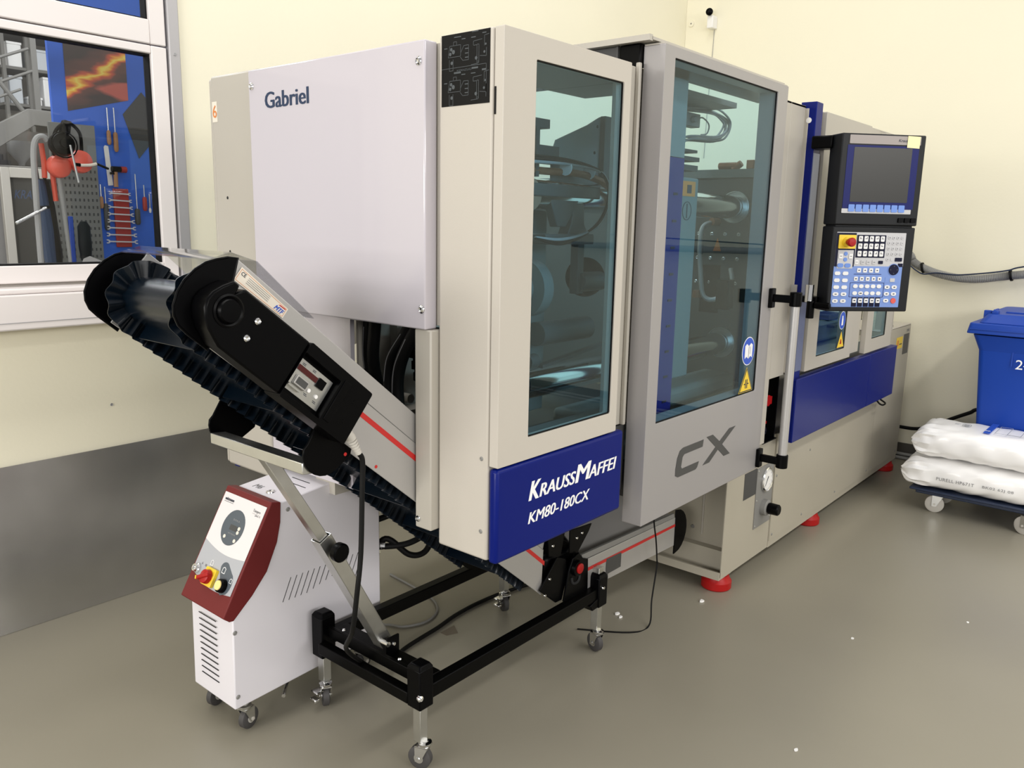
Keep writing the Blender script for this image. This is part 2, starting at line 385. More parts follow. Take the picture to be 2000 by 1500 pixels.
for a, b in ((1.375, 1.268), (0.885, 1.247)):
    obj('cable_tie', MB().cyl((5.695, a-0.006, b+0.002), (5.695, a+0.006, b-0.001), 0.034, n=16), M['rubber'], con)
for y in (1.9, -0.5):
    obj('wall_clip', MB().box(5.725, 5.7595, y-0.012, y+0.012, 1.30 if y < 0 else 1.455, 1.36 if y < 0 else 1.515), M['conduit'], con)
rb = [(1.7, 0.27), (1.466, 0.22), (1.411, 0.215), (1.322, 0.217), (1.247, 0.238), (1.175, 0.278), (1.105, 0.324), (1.014, 0.376), (0.955, 0.409), (0.7, 0.46)]
rb = [(2.4, 0.45)] + [(a, b) for a, b in rb]
tag(obj('rubber_hose', MB().tube([(5.735, a, b) for a, b in rb], 0.0115, n=8, smooth=8), M['rubber']), 'black rubber hose looping low along the end wall behind the sacks', 'hose')

sc = empty('wall_sensor', (EX-0.05, 2.965, 2.94)); tag(sc, 'small white wall sensor with black round head high on the end wall', 'sensor')
box('housing', EX-0.075, EX-0.0005, 2.945, 2.992, 2.90, 2.985, M['white'], sc, bevel=0.005)
obj('black_head', MB().lathe((EX-0.09, 2.968, 3.005), (-0.9, -0.4, -0.1), [(-0.02, 0.020), (0, 0.026), (0.012, 0.024), (0.02, 0.014), (0.021, 0.0)], 18), M['black'], sc, label='black round head')
obj('wire', MB().tube([(EX-0.004, 2.966, 2.90), (EX-0.004, 2.968, 2.75), (EX-0.004, 2.98, 2.4), (EX-0.004, 2.985, 2.0)], 0.002, n=6, smooth=4), M['wire'], sc)
wp = empty('wall_socket_plate', (EX, 3.165, 2.96)); tag(wp, 'small pale round wall plate left of the white sensor', 'wall plate')
obj('plate', MB().lathe((EX-0.0005, 3.155, 2.965), (-1, 0, 0), [(0, 0.024), (0.006, 0.022), (0.007, 0.0)], 18), M['wall'], wp)
obj('screw', MB().lathe((EX-0.007, 3.155, 2.965), (-1, 0, 0), [(0, 0.006), (0.003, 0.004)], 10), M['grey'], wp)

# blue wheelie bin
tag(obj('wall_plug', MB().lathe((1.389, WY-0.0005, 0.771), (0, -1, 0), [(0, 0.006), (0.003, 0.005), (0.001, 0.003)], 12), M['wire']), 'tiny grey plug hole in the wall between window sill and metal sheet', 'plug')
bn = empty('wheelie_bin', (5.33, 0.63, 0)); tag(bn, 'large blue wheelie bin against the end wall behind the white sacks', 'bin')
def frus(mb, a, b, r0=0.03, r1=0.03):
    pts0 = rrect(a[0], a[1], a[2], a[3], r0); pts1 = rrect(b[0], b[1], b[2], b[3], r1); n = len(pts0)
    vs = [V(x, y, a[4]) for x, y in pts0] + [V(x, y, b[4]) for x, y in pts1]
    return mb.add(vs, [tuple(range(n))[::-1], tuple(range(n, 2*n))] + [(i, (i+1) % n, n+(i+1) % n, n+i) for i in range(n)])
b = MB(); frus(b, (5.08, 5.52, 0.42, 0.835, 0.05), (5.00, 5.62, 0.375, 0.885, 0.87)); frus(b, (5.00, 5.62, 0.375, 0.885, 0.87), (4.97, 5.66, 0.35, 0.915, 0.955))
b.box(4.998, 5.001, 0.715, 0.722, 0.80, 0.90)
obj('body', b, M['bin'], bn)
l = MB(); frus(l, (4.955, 5.69, 0.33, 0.945, 0.962), (4.965, 5.68, 0.335, 0.935, 1.018), 0.02, 0.02)
frus(l, (5.0, 5.66, 0.36, 0.90, 1.018), (5.03, 5.64, 0.385, 0.875, 1.068), 0.03, 0.05)
l.box(5.04, 5.10, 0.82, 0.85, 1.066, 1.085); l.box(5.15, 5.45, 0.45, 0.80, 1.066, 1.076)
obj('lid', l, M['bin'], bn, bevel=0.004)
obj('lid_rim', MB().box(4.953, 4.957, 0.345, 0.93, 0.985, 0.992), M['bin'], bn)
obj('lid_handle', MB().box(5.06, 5.09, 0.855, 0.89, 1.03, 1.083).box(5.055, 5.16, 0.835, 0.845, 1.068, 1.09), M['bin'], bn, bevel=0.003)
obj('hinge_bar', MB().cyl((5.69, 0.40, 1.02), (5.69, 0.86, 1.02), 0.017), M['bin'], bn)
for y in (0.40, 0.86): obj('wheel', MB().cyl((5.52, y-0.02, 0.1), (5.52, y+0.02, 0.1), 0.1, n=28), M['rubber'], bn)
text('240', 'number', (4.984, 0.698, 0.79), (0, -1, 0), (0.06, 0, 1), 0.11, 0.05, M['whiteink'], bn, label='white number print')

# dolly with two sacks
dl = empty('platform_dolly', (4.88, 0.7, 0)); tag(dl, 'low dark blue platform dolly on grey castors carrying two white sacks', 'dolly')
obj('platform', MB().box(4.667, 5.0, 0.19, 1.068, 0.122, 0.136).box(4.69, 4.98, 0.22, 1.04, 0.102, 0.122), M['deck'], dl, bevel=0.004)
def castor_wheel(name, parent, x, y, r, w, ang, deckz, wheelmat, forkmat):
    ca, sa = math.cos(ang), math.sin(ang)          # rolling direction
    fx, fy = x - ca*r*0.45, y - sa*r*0.45
    Tm = lambda a, b_, c_: V(x + ca*a - sa*b_, y + sa*a + ca*b_, c_)
    wmb = MB().lathe(Tm(0, -w/2, r), (-sa, ca, 0), [(0, r*0.86), (w*0.12, r), (w*0.88, r), (w, r*0.86)], 26)
    wh = obj('wheel', wmb, wheelmat, parent)
    obj('hub', MB().lathe(Tm(0, -w/2-0.002, r), (-sa, ca, 0), [(0, r*0.42), (w+0.004, r*0.42)], 16).cyl(Tm(0, -w/2-0.008, r), Tm(0, w/2+0.008, r), 0.006, n=10), M['chrome'] if forkmat is M['chrome'] else M['wheelgrey'], wh)
    fk = MB()
    for sgn in (-1, 1):
        q0, q1 = sgn*(w/2+0.003), sgn*(w/2+0.006)
        pts = [(-r*0.85, 2*r+0.004), (r*0.3, 2*r+0.004), (r*0.28, r*0.75), (-r*0.2, r*0.75)]
        fk.prism(pts, lambda a, b_, d: Tm(a, d, b_), min(q0, q1), max(q0, q1))
    fk.prism([(-r*0.85, 2*r+0.002), (r*0.3, 2*r+0.002), (r*0.3, 2*r+0.006), (-r*0.85, 2*r+0.006)], lambda a, b_, d: Tm(a, d, b_), -w/2-0.006, w/2+0.006)
    fk.lathe(Tm(-r*0.4, 0, 2*r+0.006), (0, 0, 1), [(0, 0.8*w), (0.004, 0.9*w), (0.009, 0.9*w), (0.012, 0.5*w), (max(0.014, deckz-2*r-0.006), 0.5*w)], 18)
    return obj('fork', fk, forkmat, parent)
for (x, y) in ((4.74, 0.95), (4.69, 0.52), (4.94, 0.95), (4.93, 0.30)):
    castor_wheel('castor', dl, x, y, 0.047, 0.03, R_(100 if y > 0.9 else 70), 0.102, M['wheelgrey'], M['steel'])
def sack(cx, cy, z0, lx, ly, h, seed):
    rnd = random.Random(seed); nu, nv = 72, 48; vs = []; fs = []
    for i in range(nu+1):
        u = -1 + 2*i/nu; e = abs(u)
        tp = 1 if e < 0.80 else (1 - ((e-0.80)/0.20)**2.6*0.80)
        tw = 1 if e < 0.80 else (1 - ((e-0.80)/0.20)**2.2*0.16)
        for j in range(nv):
            t = 2*math.pi*j/nv; c, s_ = math.cos(t), math.sin(t)
            px = math.copysign(abs(c)**0.55, c)*lx/2*tw; pz = math.copysign(abs(s_)**0.62, s_)*h/2*tp
            wr = max(0, (e-0.55)/0.45)
            rip = math.sin(j*1.9+seed+2*math.sin(3*u))*0.011*wr + 0.0032*math.sin(9*u+2.4*math.sin(t*2+seed))*math.sin(t*3+5*u)
            rip += 0.004*math.sin(14*(u*1.2+0.5*c)+seed)*max(0, s_)*0.6*abs(c) + 0.0035*math.sin(31*u+9*t+seed)*wr + 0.002*math.sin(23*u-7*t)*(1-max(0, s_)**2)
            px += rip*c; pz += rip*s_*1.1
            if s_ < -0.5: pz = max(pz, -h/2*tp)
            vs.append(V(cx+px, cy+u*ly/2 + 0.004*math.sin(j*1.3+seed)*wr, z0+h/2+pz))
    for i in range(nu):
        for j in range(nv): fs.append((i*nv+j, i*nv+(j+1) % nv, (i+1)*nv+(j+1) % nv, (i+1)*nv+j))
    fs += [tuple(range(nv))[::-1], tuple(range(nu*nv, nu*nv+nv))]
    return MB().add(vs, fs)
s1 = empty('granulate_sack', (4.86, 0.7, 0.137)); tag(s1, 'lower white plastic sack with grey line of code print, directly on the dolly', 'sack', 'white sacks on the dolly')
obj('sack_body', sack(4.845, 0.71, 0.1365, 0.375, 0.83, 0.163, 1), M['bag'], s1)
text('PURELL HP671T', 'print', (4.649, 0.938, 0.203), (0, -1, 0), (0.06, 0, 1), 0.178, 0.017, M['greyink'], s1, spacing=1.1)
text('BK02 62J 08', 'print', (4.649, 0.722, 0.203), (0, -1, 0), (0.06, 0, 1), 0.14, 0.017, M['greyink'], s1, spacing=1.1)
s2 = empty('granulate_sack', (4.87, 0.7, 0.3)); tag(s2, 'upper white plastic sack with blue print block, topmost on the dolly', 'sack', 'white sacks on the dolly')
obj('sack_body', sack(4.848, 0.69, 0.3055, 0.37, 0.80, 0.168, 5), M['bag'], s2)
zt = 0.4795
obj('blue_bar', MB().box(4.74, 5.0, 0.735, 0.765, zt-0.004, zt-0.0005), M['bagblue'], s2, label='blue printed bar')
def frame_lines(mb, x0, x1, y0, y1, z, w=0.0016):
    for q in (0, 1): mb.box(x0, x1, (y0, y1)[q]-w, (y0, y1)[q]+w, z, z+0.0006); mb.box((x0, x1)[q]-w, (x0, x1)[q]+w, y0, y1, z, z+0.0006)
fl = MB(); frame_lines(fl, 4.76, 4.94, 0.56, 0.715, zt); frame_lines(fl, 4.76, 4.94, 0.60, 0.66, zt); obj('table_print', fl, M['panelgrey'], s2)
pb = MB().ringprism(circ(4.85, 0.862, 0.04, 18, 0.022), circ(4.85, 0.862, 0.037, 18, 0.019), lambda a, b_, d: V(a, b_, zt-0.001+d), 0, 0.0008)
pb.box(4.83, 4.87, 0.85, 0.874, zt-0.001, zt); pb.box(4.86, 4.864, 0.895, 0.92, zt-0.001, zt); pb.box(4.845, 4.849, 0.9, 0.92, zt-0.001, zt)
obj('logo_print', pb, M['panelgrey'], s2)
text('PP', 'print', (4.775, 0.762, zt+0.0002), (0.0, -1, 0), (1, 0, 0), 0.022, 0.02, M['whiteink'], s2)

# small bits dropped on the floor
for k, (x, y, lab, mt) in enumerate([(2.558, 1.577, 'larger whitish plastic scrap on the floor by the front castor of the black frame', 'film'), (2.545, 1.552, 'smaller whitish plastic scrap beside the larger one by the front castor', 'film'),
        (3.429, 0.519, 'white paper flake on the open floor below the dolly', 'white'), (2.194, 0.721, 'tiny pale flake on the open floor nearest to the viewer', 'white'),
        (2.991, 0.817, 'pale speck on the open floor in front of the machine base', 'white'), (2.885, 1.38, 'clear plastic offcut on the floor beside the front red foot', 'film'), (2.02, 1.965, 'brown tape patch stuck to the floor between the frame rails', 'tape')]):
    if mt == 'tape':
        M['tape'] = mat('worn_brown_floor_tape', (116, 106, 92), 0.7)
        tag(obj('floor_tape', MB().prism([(x-0.03, y+0.02), (x+0.045, y+0.022), (x+0.012, y-0.03), (x-0.03, y-0.012)], lambda a, b_, d: V(a, b_, d), 0.0004, 0.0012), M['tape']), lab, 'tape'); continue
    r = 0.014 if k in (0, 5) else 0.009
    pts = [(x+r*(0.7+0.5*random.random())*math.cos(t), y+r*0.6*(0.7+0.5*random.random())*math.sin(t)) for t in [2*math.pi*i/7 for i in range(7)]]
    tag(obj('plastic_scrap' if mt == 'film' else 'paper_flake', MB().prism(pts, lambda a, b_, d: V(a, b_, d), 0.0005, 0.006 if mt == 'film' else 0.002), M['bag' if mt == 'film' else 'white']), lab, 'scrap')

# ------------------------------------------------------------------ the injection moulding machine
mc = empty('injection_moulding_machine', (3.0, 1.9, 0)); tag(mc, 'large cream, silver and blue injection moulding machine with tinted window doors', 'machine')
FY = 1.36
# base
b = MB().box(3.10, 5.48, FY+0.004, 2.42, 0.075, 0.58).box(4.9, 5.46, FY+0.004, 2.42, 0.58, 0.925).box(3.35, 4.9, FY+0.03, 2.42, 0.58, 0.90)
obj('base', b, M['base'], mc)
box('base_panel', 3.0, 3.472, FY, FY+0.0035, 0.064, 0.60, M['base'], mc, label='short front panel of the base with the gauge')
box('base_panel', 3.476, 4.905, FY-0.006, FY+0.0035, 0.095, 0.60, M['base'], mc, label='long front panel of the base')
box('base_panel', 4.908, 5.486, FY-0.006, FY+0.0035, 0.095, 0.925, M['base'], mc, label='tall rear end panel of the base')
box('base_rim', 3.474, 5.486, FY-0.002, FY+0.003, 0.062, 0.094, M['base'], mc)
box('base_top', 4.905, 5.49, FY-0.006, 2.42, 0.925, 0.935, M['cream2'], mc, bevel=0.006)
t = MB().box(2.985, 3.10, FY+0.0005, 1.86, 0.062, 0.07).box(2.985, 2.992, FY+0.0005, 1.86, 0.07, 0.095).box(3.06, 3.10, FY+0.004, 1.86, 0.07, 0.16)
obj('bottom_tray', t, M['base'], mc)
for x, z in ((3.12, 0.30),):
    obj('bolt', MB().lathe((3.10, 1.55, 0.22), (-1, 0, 0), [(0, 0.009), (0.004, 0.007)], 10), M['grey'], mc)
obj('end_fold', MB().box(3.094, 3.10, 1.50, 1.506, 0.2, 0.58), M['cream2'], mc)
for x in (3.06, 4.09, 5.39):
    ft = obj('foot', MB().lathe((x, FY+0.045, 0), (0, 0, 1), [(0, 0.058), (0.005, 0.063), (0.034, 0.063), (0.046, 0.054), (0.060, 0.050)], 28), M['red'], mc, bevel=0, label='round red levelling foot')
for x in (3.06, 4.09, 5.39):
    obj('foot', MB().lathe((x, 2.36, 0), (0, 0, 1), [(0, 0.072), (0.04, 0.068), (0.06, 0.062)], 28), M['red'], mc)
def screw(x, y, z, ax, r=0.006, parent=mc, m='chrome', h=0.003):
    return obj('screw', MB().lathe((x, y, z), ax, [(0, r*1.25), (h*0.3, r*1.25), (h*0.5, r), (h, r*0.7), (h*0.55, r*0.35), (h*0.5, 0)], 14), M[m], parent)
for x, z in ((3.50, 0.40), (3.50, 0.12), (3.86, 0.12), (4.33, 0.12), (3.60, 0.58), (4.3, 0.57), (4.86, 0.12), (4.95, 0.12), (5.44, 0.12), (3.90, 0.44)): screw(x, FY-0.006, z, (0, -1, 0), 0.005, m='grey')
# black label, gauge plate, gauge, regulator knob
box('dark_label', 3.166, 3.288, FY-0.0015, FY-0.0002, 0.364, 0.481, M['dgrey'], mc)
gp = box('gauge_plate', 3.291, 3.466, FY-0.004, FY-0.0002, 0.20, 0.477, M['grey'], mc, bevel=0.001)
obj('gauge_rim', MB().lathe((3.389, FY-0.004, 0.41), (0, -1, 0), [(0, 0.056), (0.008, 0.056), (0.012, 0.052), (0.010, 0.047), (0.006, 0.047)], 32), M['chrome'], gp)
obj('gauge_face', MB().cyl((3.389, FY-0.0105, 0.41), (3.389, FY-0.0112, 0.41), 0.0468, n=28), M['white'], gp)
obj('needle', MB().prism([(3.392, 0.425), (3.396, 0.42), (3.366, 0.383), (3.365, 0.384)], XZ(FY-0.0125), 0, 0.0008), M['ink'], gp)
tk = MB()
for k in range(11):
    a = R_(225-27*k); tk.prism([(3.389+r*math.cos(a)+w*math.sin(a), 0.41+r*math.sin(a)-w*math.cos(a)) for r, w in ((0.037, -0.0006), (0.043, -0.0006), (0.043, 0.0006), (0.037, 0.0006))], XZ(FY-0.0116), 0, 0.0005)
obj('scale_marks', tk, M['ink'], gp)
obj('regulator_flange', MB().lathe((3.375, FY-0.004, 0.285), (0, -1, 0), [(0, 0.036), (0.022, 0.036), (0.026, 0.03)], 26), M['grey'], gp)
obj('regulator_knob', MB().lathe((3.375, FY-0.03, 0.285), (0, -1, 0), [(0, 0.022), (0.006, 0.026), (0.045, 0.025), (0.05, 0.02)], 20), M['black'], gp)
for x, z in ((3.302, 0.466), (3.455, 0.36), (3.302, 0.33), (3.458, 0.222), (3.302, 0.212)): screw(x, FY-0.004, z, (0, -1, 0), 0.004, gp, 'steel', 0.002)
# dark niche with red valve beside the lower handle
ni = MB().box(3.255, 3.258, FY+0.02, FY+0.06, 0.60, 0.885).box(3.392, 3.40, FY-0.02, FY+0.06, 0.60, 0.885).box(3.255, 3.40, FY+0.05, FY+0.06, 0.60, 0.885).box(3.255, 3.40, FY-0.03, FY+0.06, 0.598, 0.602)
obj('valve_niche', ni, M['black'], mc)
obj('valve_button', MB().cyl((3.33, FY+0.05, 0.774), (3.33, FY-0.01, 0.774), 0.024, n=18).box(3.30, 3.36, FY-0.012, FY-0.004, 0.757, 0.79), M['red'], mc, label='red valve button')
obj('valve_fitting', MB().cyl((3.33, FY+0.05, 0.64), (3.33, FY-0.005, 0.64), 0.016, n=14).cyl((3.33, FY+0.02, 0.60), (3.33, FY+0.02, 0.66), 0.012, n=12), M['chrome'], mc)
box('valve_lever', 3.31, 3.35, FY+0.0, FY+0.012, 0.668, 0.68, M['red'], mc)

# clamp end: end column, white name panel, corner column
EXX = 1.45
c = MB().box(EXX, EXX+0.13, 1.285, 1.456, 0.66, 1.928)
obj('end_column', c, M['cream'], mc, bevel=0.006)
dg = obj('diagram_sticker', MB().box(EXX-0.0008, EXX-0.0001, 1.294, 1.447, 1.766, 1.9255), M['dnavy'] if False else M['ink'], mc)
dg.data.materials[0] = mat('black_diagram_film', (10, 10, 10), 0.45, spec=0.15)
dm = MB()
LX = EXX-0.0011
def ln(y0, z0, y1, z1, w=0.0005):
    # a printed line on the diagram
    dy, dz = y1-y0, z1-z0; L = math.hypot(dy, dz) or 1; ny, nz = -dz/L*w, dy/L*w
    dm.prism([(y0+ny, z0+nz), (y1+ny, z1+nz), (y1-ny, z1-nz), (y0-ny, z0-nz)], YZ(LX), 0, 0.0003)
for oz in (0, -0.0775):
    for (a, b_, c_, d_) in ((1.385, 1.875, 1.385, 1.90), (1.385, 1.90, 1.42, 1.90), (1.42, 1.90, 1.425, 1.875), (1.425, 1.875, 1.385, 1.875), (1.398, 1.90, 1.398, 1.908), (1.398, 1.908, 1.408, 1.908), (1.408, 1.908, 1.408, 1.90),
            (1.421, 1.87, 1.421, 1.845), (1.409, 1.87, 1.409, 1.845), (1.421, 1.845, 1.409, 1.845), (1.385, 1.882, 1.375, 1.897), (1.375, 1.897, 1.36, 1.897), (1.36, 1.897, 1.36, 1.865), (1.36, 1.865, 1.378, 1.865), (1.378, 1.865, 1.386, 1.873),
            (1.345, 1.903, 1.318, 1.905), (1.345, 1.903, 1.345, 1.894), (1.345, 1.894, 1.335, 1.894), (1.334, 1.895, 1.334, 1.855), (1.328, 1.895, 1.328, 1.855), (1.334, 1.895, 1.328, 1.895), (1.325, 1.87, 1.305, 1.868), (1.305, 1.868, 1.305, 1.886), (1.311, 1.89, 1.311, 1.912), (1.311, 1.912, 1.297, 1.914), (1.352, 1.853, 1.33, 1.854), (1.33, 1.854, 1.33, 1.86)):
        ln(a, b_+oz, c_, d_+oz)
    for yy, zz, w_ in ((1.366, 1.89, 0.01), (1.366, 1.88, 0.01), (1.366, 1.871, 0.01), (1.433, 1.896, 0.01), (1.376, 1.912, 0.012), (1.312, 1.918, 0.012), (1.395, 1.918, 0.022), (1.34, 1.924, 0.02), (1.345, 1.912, 0.014)):
        dm.prism(rect(yy-w_/2, yy+w_/2, zz+oz-0.0012 if oz == 0 or zz < 1.915 else zz+oz-0.003, zz+oz+0.0008), YZ(LX), 0, 0.0003)
    for yy, zz, w_ in ((1.415, 1.892, 0.004), (1.408, 1.886, 0.005), (1.418, 1.882, 0.004), (1.336, 1.866, 0.004), (1.311, 1.877, 0.003), (1.413, 1.862, 0.004), (1.307, 1.893, 0.0025)):
        dm.prism(circ(yy, zz+oz, w_, 10), YZ(LX-0.0002), 0, 0.0003)
ln(1.447, 1.8505, 1.305, 1.8515); ln(1.305, 1.8515, 1.305, 1.78)
text('KERNZUG', 'print', (LX, 1.396, 1.8415), (0, -1, 0), (0, 0, 1), 0.045, 0.0045, M['faint'], dg, depth=0.0004)
obj('diagram_lines', dm, M['faint'], dg)
for z in (0.925, 0.735): screw(EXX, 1.305, z, (-1, 0, 0), 0.0045, m='grey')
gx = 1.418
box('end_housing', 1.462, 1.60, 1.457, 2.230, 1.24, 1.915, M['cream2'], mc)
gpan = obj('name_panel', MB().box(gx, EXX+0.01, 1.472, 2.21, 1.232, 1.918), M['lilac'], mc, bevel=0.004, label='glossy white end panel')
text('Gabriel', 'lettering', (gx-0.0003, 2.128, 1.8065), (0, -1, 0), (0, 0, 1), 0.207, 0.0445, M['navyink'], gpan, bold=0.09, label='navy name lettering')
for y, z in ((1.492, 1.871), (1.484, 1.283), (2.192, 1.873)): screw(gx, y, z, (-1, 0, 0), 0.0085, gpan, 'chrome', 0.006)
st = MB().box(EXX-0.025, EXX+0.02, 1.4585, 1.517, 0.70, 1.231)
obj('frame_strip', st, M['cream2'], mc, bevel=0.004); screw(EXX-0.025, 1.506, 0.725, (-1, 0, 0), 0.007, m='chrome', h=0.006)
lc = MB().box(1.465, 1.60, 2.232, 2.496, 0.664, 1.935).box(1.472, 1.60, 2.498, 2.52, 0.664, 1.93)
lcol = obj('corner_column', lc, M['cream2'], mc, bevel=0.008)
box('blue_corner_panel', 1.48, 1.62, 2.455, 2.482, 0.655, 0.728, M['blue'], mc)
box('number_sticker', 1.4642, 1.4648, 2.462, 2.49, 1.795, 1.857, M['stk'], lcol)
text('6', 'number', (1.4638, 2.486, 1.808), (0, -1, 0), (0, 0, 1), 0.022, 0.038, M['orange'], lcol, label='orange number')
for z in (1.56, 1.39): obj('hole', MB().cyl((1.4645, 2.425, z), (1.466, 2.425, z), 0.005, n=12), M['cutout'], lcol)
# inner end wall and the open bay with hydraulic hoses
box('inner_panel', EXX+0.02, EXX+0.035, 1.83, 2.23, 0.72, 1.25, M['lilac'], mc, label='white inner end panel')
box('lower_corner_post', 1.50, 1.60, 1.955, 2.05, 0.665, 0.95, M['cream2'], mc)
bay = MB().box(1.90, 1.91, 1.53, 2.40, 0.95, 1.28).box(1.50, 1.91, 1.83, 1.84, 0.9, 1.24)
obj('bay_back_plate', bay, M['cream2'], mc)
obj('bay_bracket', MB().box(1.62, 1.70, 1.80, 1.86, 0.88, 1.2).box(1.55, 1.85, 1.74, 1.86, 0.93, 0.95).cyl((1.60, 1.80, 0.99), (1.60, 1.72, 0.99), 0.014), M['cream2'], mc)
hs = [[(1.52, 1.80, 1.30), (1.525, 1.812, 1.2), (1.53, 1.822, 1.1), (1.54, 1.80, 1.0), (1.60, 1.79, 0.93)],
      [(1.50, 1.745, 1.30), (1.505, 1.765, 1.20), (1.52, 1.79, 1.10), (1.56, 1.80, 1.0), (1.62, 1.78, 0.93)],
      [(1.50, 1.575, 1.30), (1.50, 1.63, 1.20), (1.50, 1.685, 1.13), (1.50, 1.70, 1.06), (1.50, 1.68, 0.97), (1.56, 1.64, 0.90)],
      [(1.49, 1.535, 1.27), (1.49, 1.60, 1.19), (1.49, 1.645, 1.11), (1.49, 1.655, 1.03), (1.49, 1.63, 0.95), (1.55, 1.58, 0.88)],
      [(1.60, 1.55, 1.23), (1.60, 1.60, 1.15), (1.60, 1.62, 1.06), (1.60, 1.60, 0.96), (1.64, 1.56, 0.90)]]
for h_ in hs: obj('hydraulic_hose', MB().tube(h_, 0.0175, n=12, smooth=8), M['rubber'], mc)
for h_ in (hs[0], hs[2], hs[3]):
    obj('hose_print', MB().tube([(p[0]-0.0165, p[1]+0.004, p[2]) for p in h_[1:4]], 0.0018, n=5, smooth=6), M['greyink'], mc)
ec = MB()
for k in range(9):
    z = 1.22 - k*0.033; ec.box(1.60+0.002*k, 1.66, 1.67-0.006*k, 1.75-0.006*k, z-0.012, z+0.013); ec.box(1.61, 1.65, 1.68-0.006*k, 1.74-0.006*k, z-0.02, z-0.01)
obj('cable_chain', ec, M['black'], mc)
pu = MB().cyl((1.70, 1.58, 1.02), (1.86, 1.58, 1.02), 0.07, n=24).cyl((1.68, 1.58, 1.02), (1.70, 1.58, 1.02), 0.05, n=24).box(1.66, 1.86, 1.53, 1.66, 1.10, 1.17)
for k in range(7): pu.cyl((1.70+0.02*k, 1.58, 1.02), (1.708+0.02*k, 1.58, 1.02), 0.078, n=24)
obj('pump_motor', pu, M['dgrey'], mc)
obj('valve_block', MB().box(1.62, 1.70, 1.53, 1.60, 1.06, 1.13).box(1.60, 1.72, 1.54, 1.62, 0.92, 0.96).cyl((1.6, 1.60, 1.17), (1.9, 1.60, 1.17), 0.012), M['grey'], mc, bevel=0.002)

# front door of the clamp unit
DY = 1.255
def door(name, x0, x1, z0, z1, gx0, gx1, gz0, gz1, y, th, m, bevel=0.007, label=None):
    d = obj(name, MB().ringprism(rrect(x0, x1, z0, z1, 0.002, 1), rrect(gx0, gx1, gz0, gz1, 0.003, 1), XZ(y), 0, th), m, mc, bevel=bevel, label=label)
    obj('seal', MB().ringprism(rrect(gx0-0.001, gx1+0.001, gz0-0.001, gz1+0.001, 0.003, 1), rrect(gx0+0.003, gx1-0.003, gz0+0.003, gz1-0.003, 0.002, 1), XZ(y+0.004), 0, 0.004), M['rubber'], d)
    box('window', gx0+0.0005, gx1-0.0005, y+0.0055, y+0.0085, gz0+0.0005, gz1-0.0005, M['tint'], d)
    return d
d1 = door('door', 1.452, 1.979, 0.908, 1.928, 1.570, 1.946, 0.966, 1.873, DY, 0.027, M['cream'], label='cream door with a tall tinted window')
obj('hinge_slot', MB().box(1.4505, 1.4518, 1.276, 1.281, 1.74, 1.80), M['rubber'], d1)
bpn = obj('name_board', MB().box(1.452, 2.024, DY, 1.283, 0.656, 0.903), M['blue'], mc, bevel=0.009, label='blue lower panel with white lettering')
# maker lettering
U, VV = (1, 0, 0), (0, 0, 1); yy = DY-0.0003
# baseline and heights from image pixels, projected onto the panel plane
bx, bz = 1.578, 0.7955
text('K', 'lettering', (1.577, yy, 0.794), U, VV, 0.056, 0.051, M['whiteink'], bpn, bold=0.09, shear=0.26)
text('RAUSS', 'lettering', (1.622, yy, 0.794), U, VV, 0.165, 0.036, M['whiteink'], bpn, bold=0.09, shear=0.26)
text('M', 'lettering', (1.782, yy, 0.7935), U, VV, 0.077, 0.051, M['whiteink'], bpn, bold=0.09, shear=0.26)
text('AFFEI', 'lettering', (1.846, yy, 0.793), U, VV, 0.144, 0.036, M['whiteink'], bpn, bold=0.09, shear=0.26)
text('KM80-180CX', 'lettering', (1.577, yy, 0.731), U, VV, 0.280, 0.031, M['whiteink'], bpn, bold=0.06, shear=0.26)
# recess post between the two doors and the moulding-area housing
obj('recess_post', MB().box(1.985, 2.20, 1.296, 1.32, 0.905, 1.935).box(2.062, 2.075, 1.282, 1.296, 0.905, 1.945), M['cream2'], mc, bevel=0.003)
rf = MB().box(2.06, 2.98, 1.245, 1.47, 2.0, 2.008).box(2.045, 2.062, 1.245, 1.72, 1.996, 2.012)
obj('roof_plate', rf, M['cream2'], mc)
obj('side_plate', MB().box(2.078, 2.084, 1.37, 1.72, 1.90, 1.998).box(2.070, 2.080, 1.362, 1.368, 1.9, 1.998), M['dgrey'], mc)
box('cable_guide', 2.075, 2.11, 1.29, 1.36, 1.936, 1.998, M['black'], mc, bevel=0.004)
obj('roof_plate', MB().box(1.60, 2.28, 1.30, 1.62, 1.900, 1.915), M['grey'], mc)

# large sliding door with the tall window
CY_ = 1.22
d2 = door('sliding_door', 2.09, 2.958, 0.588, 1.992, 2.148, 2.872, 0.904, 1.963, CY_, 0.068, M['silver'], label='silver grey sliding door with a large tinted window')
obj('door_top_strip', MB().box(2.092, 2.956, CY_+0.004, CY_+0.068, 1.992, 1.996), M['cream2'], d2)
ip = XZ(CY_-0.0012)
cC = [(2.284 + x*0.98 + 0.22*z, 0.697 + z) for x, z in ((.176, .095), (.03, .095), (.010, .088), (0, .066), (0, .030), (.006, .008), (.026, 0), (.150, 0), (.160, .006), (.166, .024), (.046, .024), (.037, .032), (.037, .063), (.046, .071), (.176, .071))]
obj('lettering', MB().prism(cC, ip, 0, 0.001), M['dgrey'], d2, label='dark letter C')
cX = [(2.499, 0.794), (2.545, 0.794), (2.594, 0.758), (2.668, 0.794), (2.722, 0.794), (2.618, 0.742), (2.722-0.045, 0.700), (2.632-0.01, 0.700), (2.588, 0.733), (2.535, 0.703), (2.484, 0.703), (2.566, 0.747)]
cX = [(2.499, 0.796), (2.545, 0.796), (2.600, 0.762), (2.672, 0.796), (2.722, 0.796), (2.622, 0.747), (2.690, 0.700), (2.642, 0.700), (2.592, 0.734), (2.530, 0.700), (2.482, 0.700), (2.572, 0.747)]
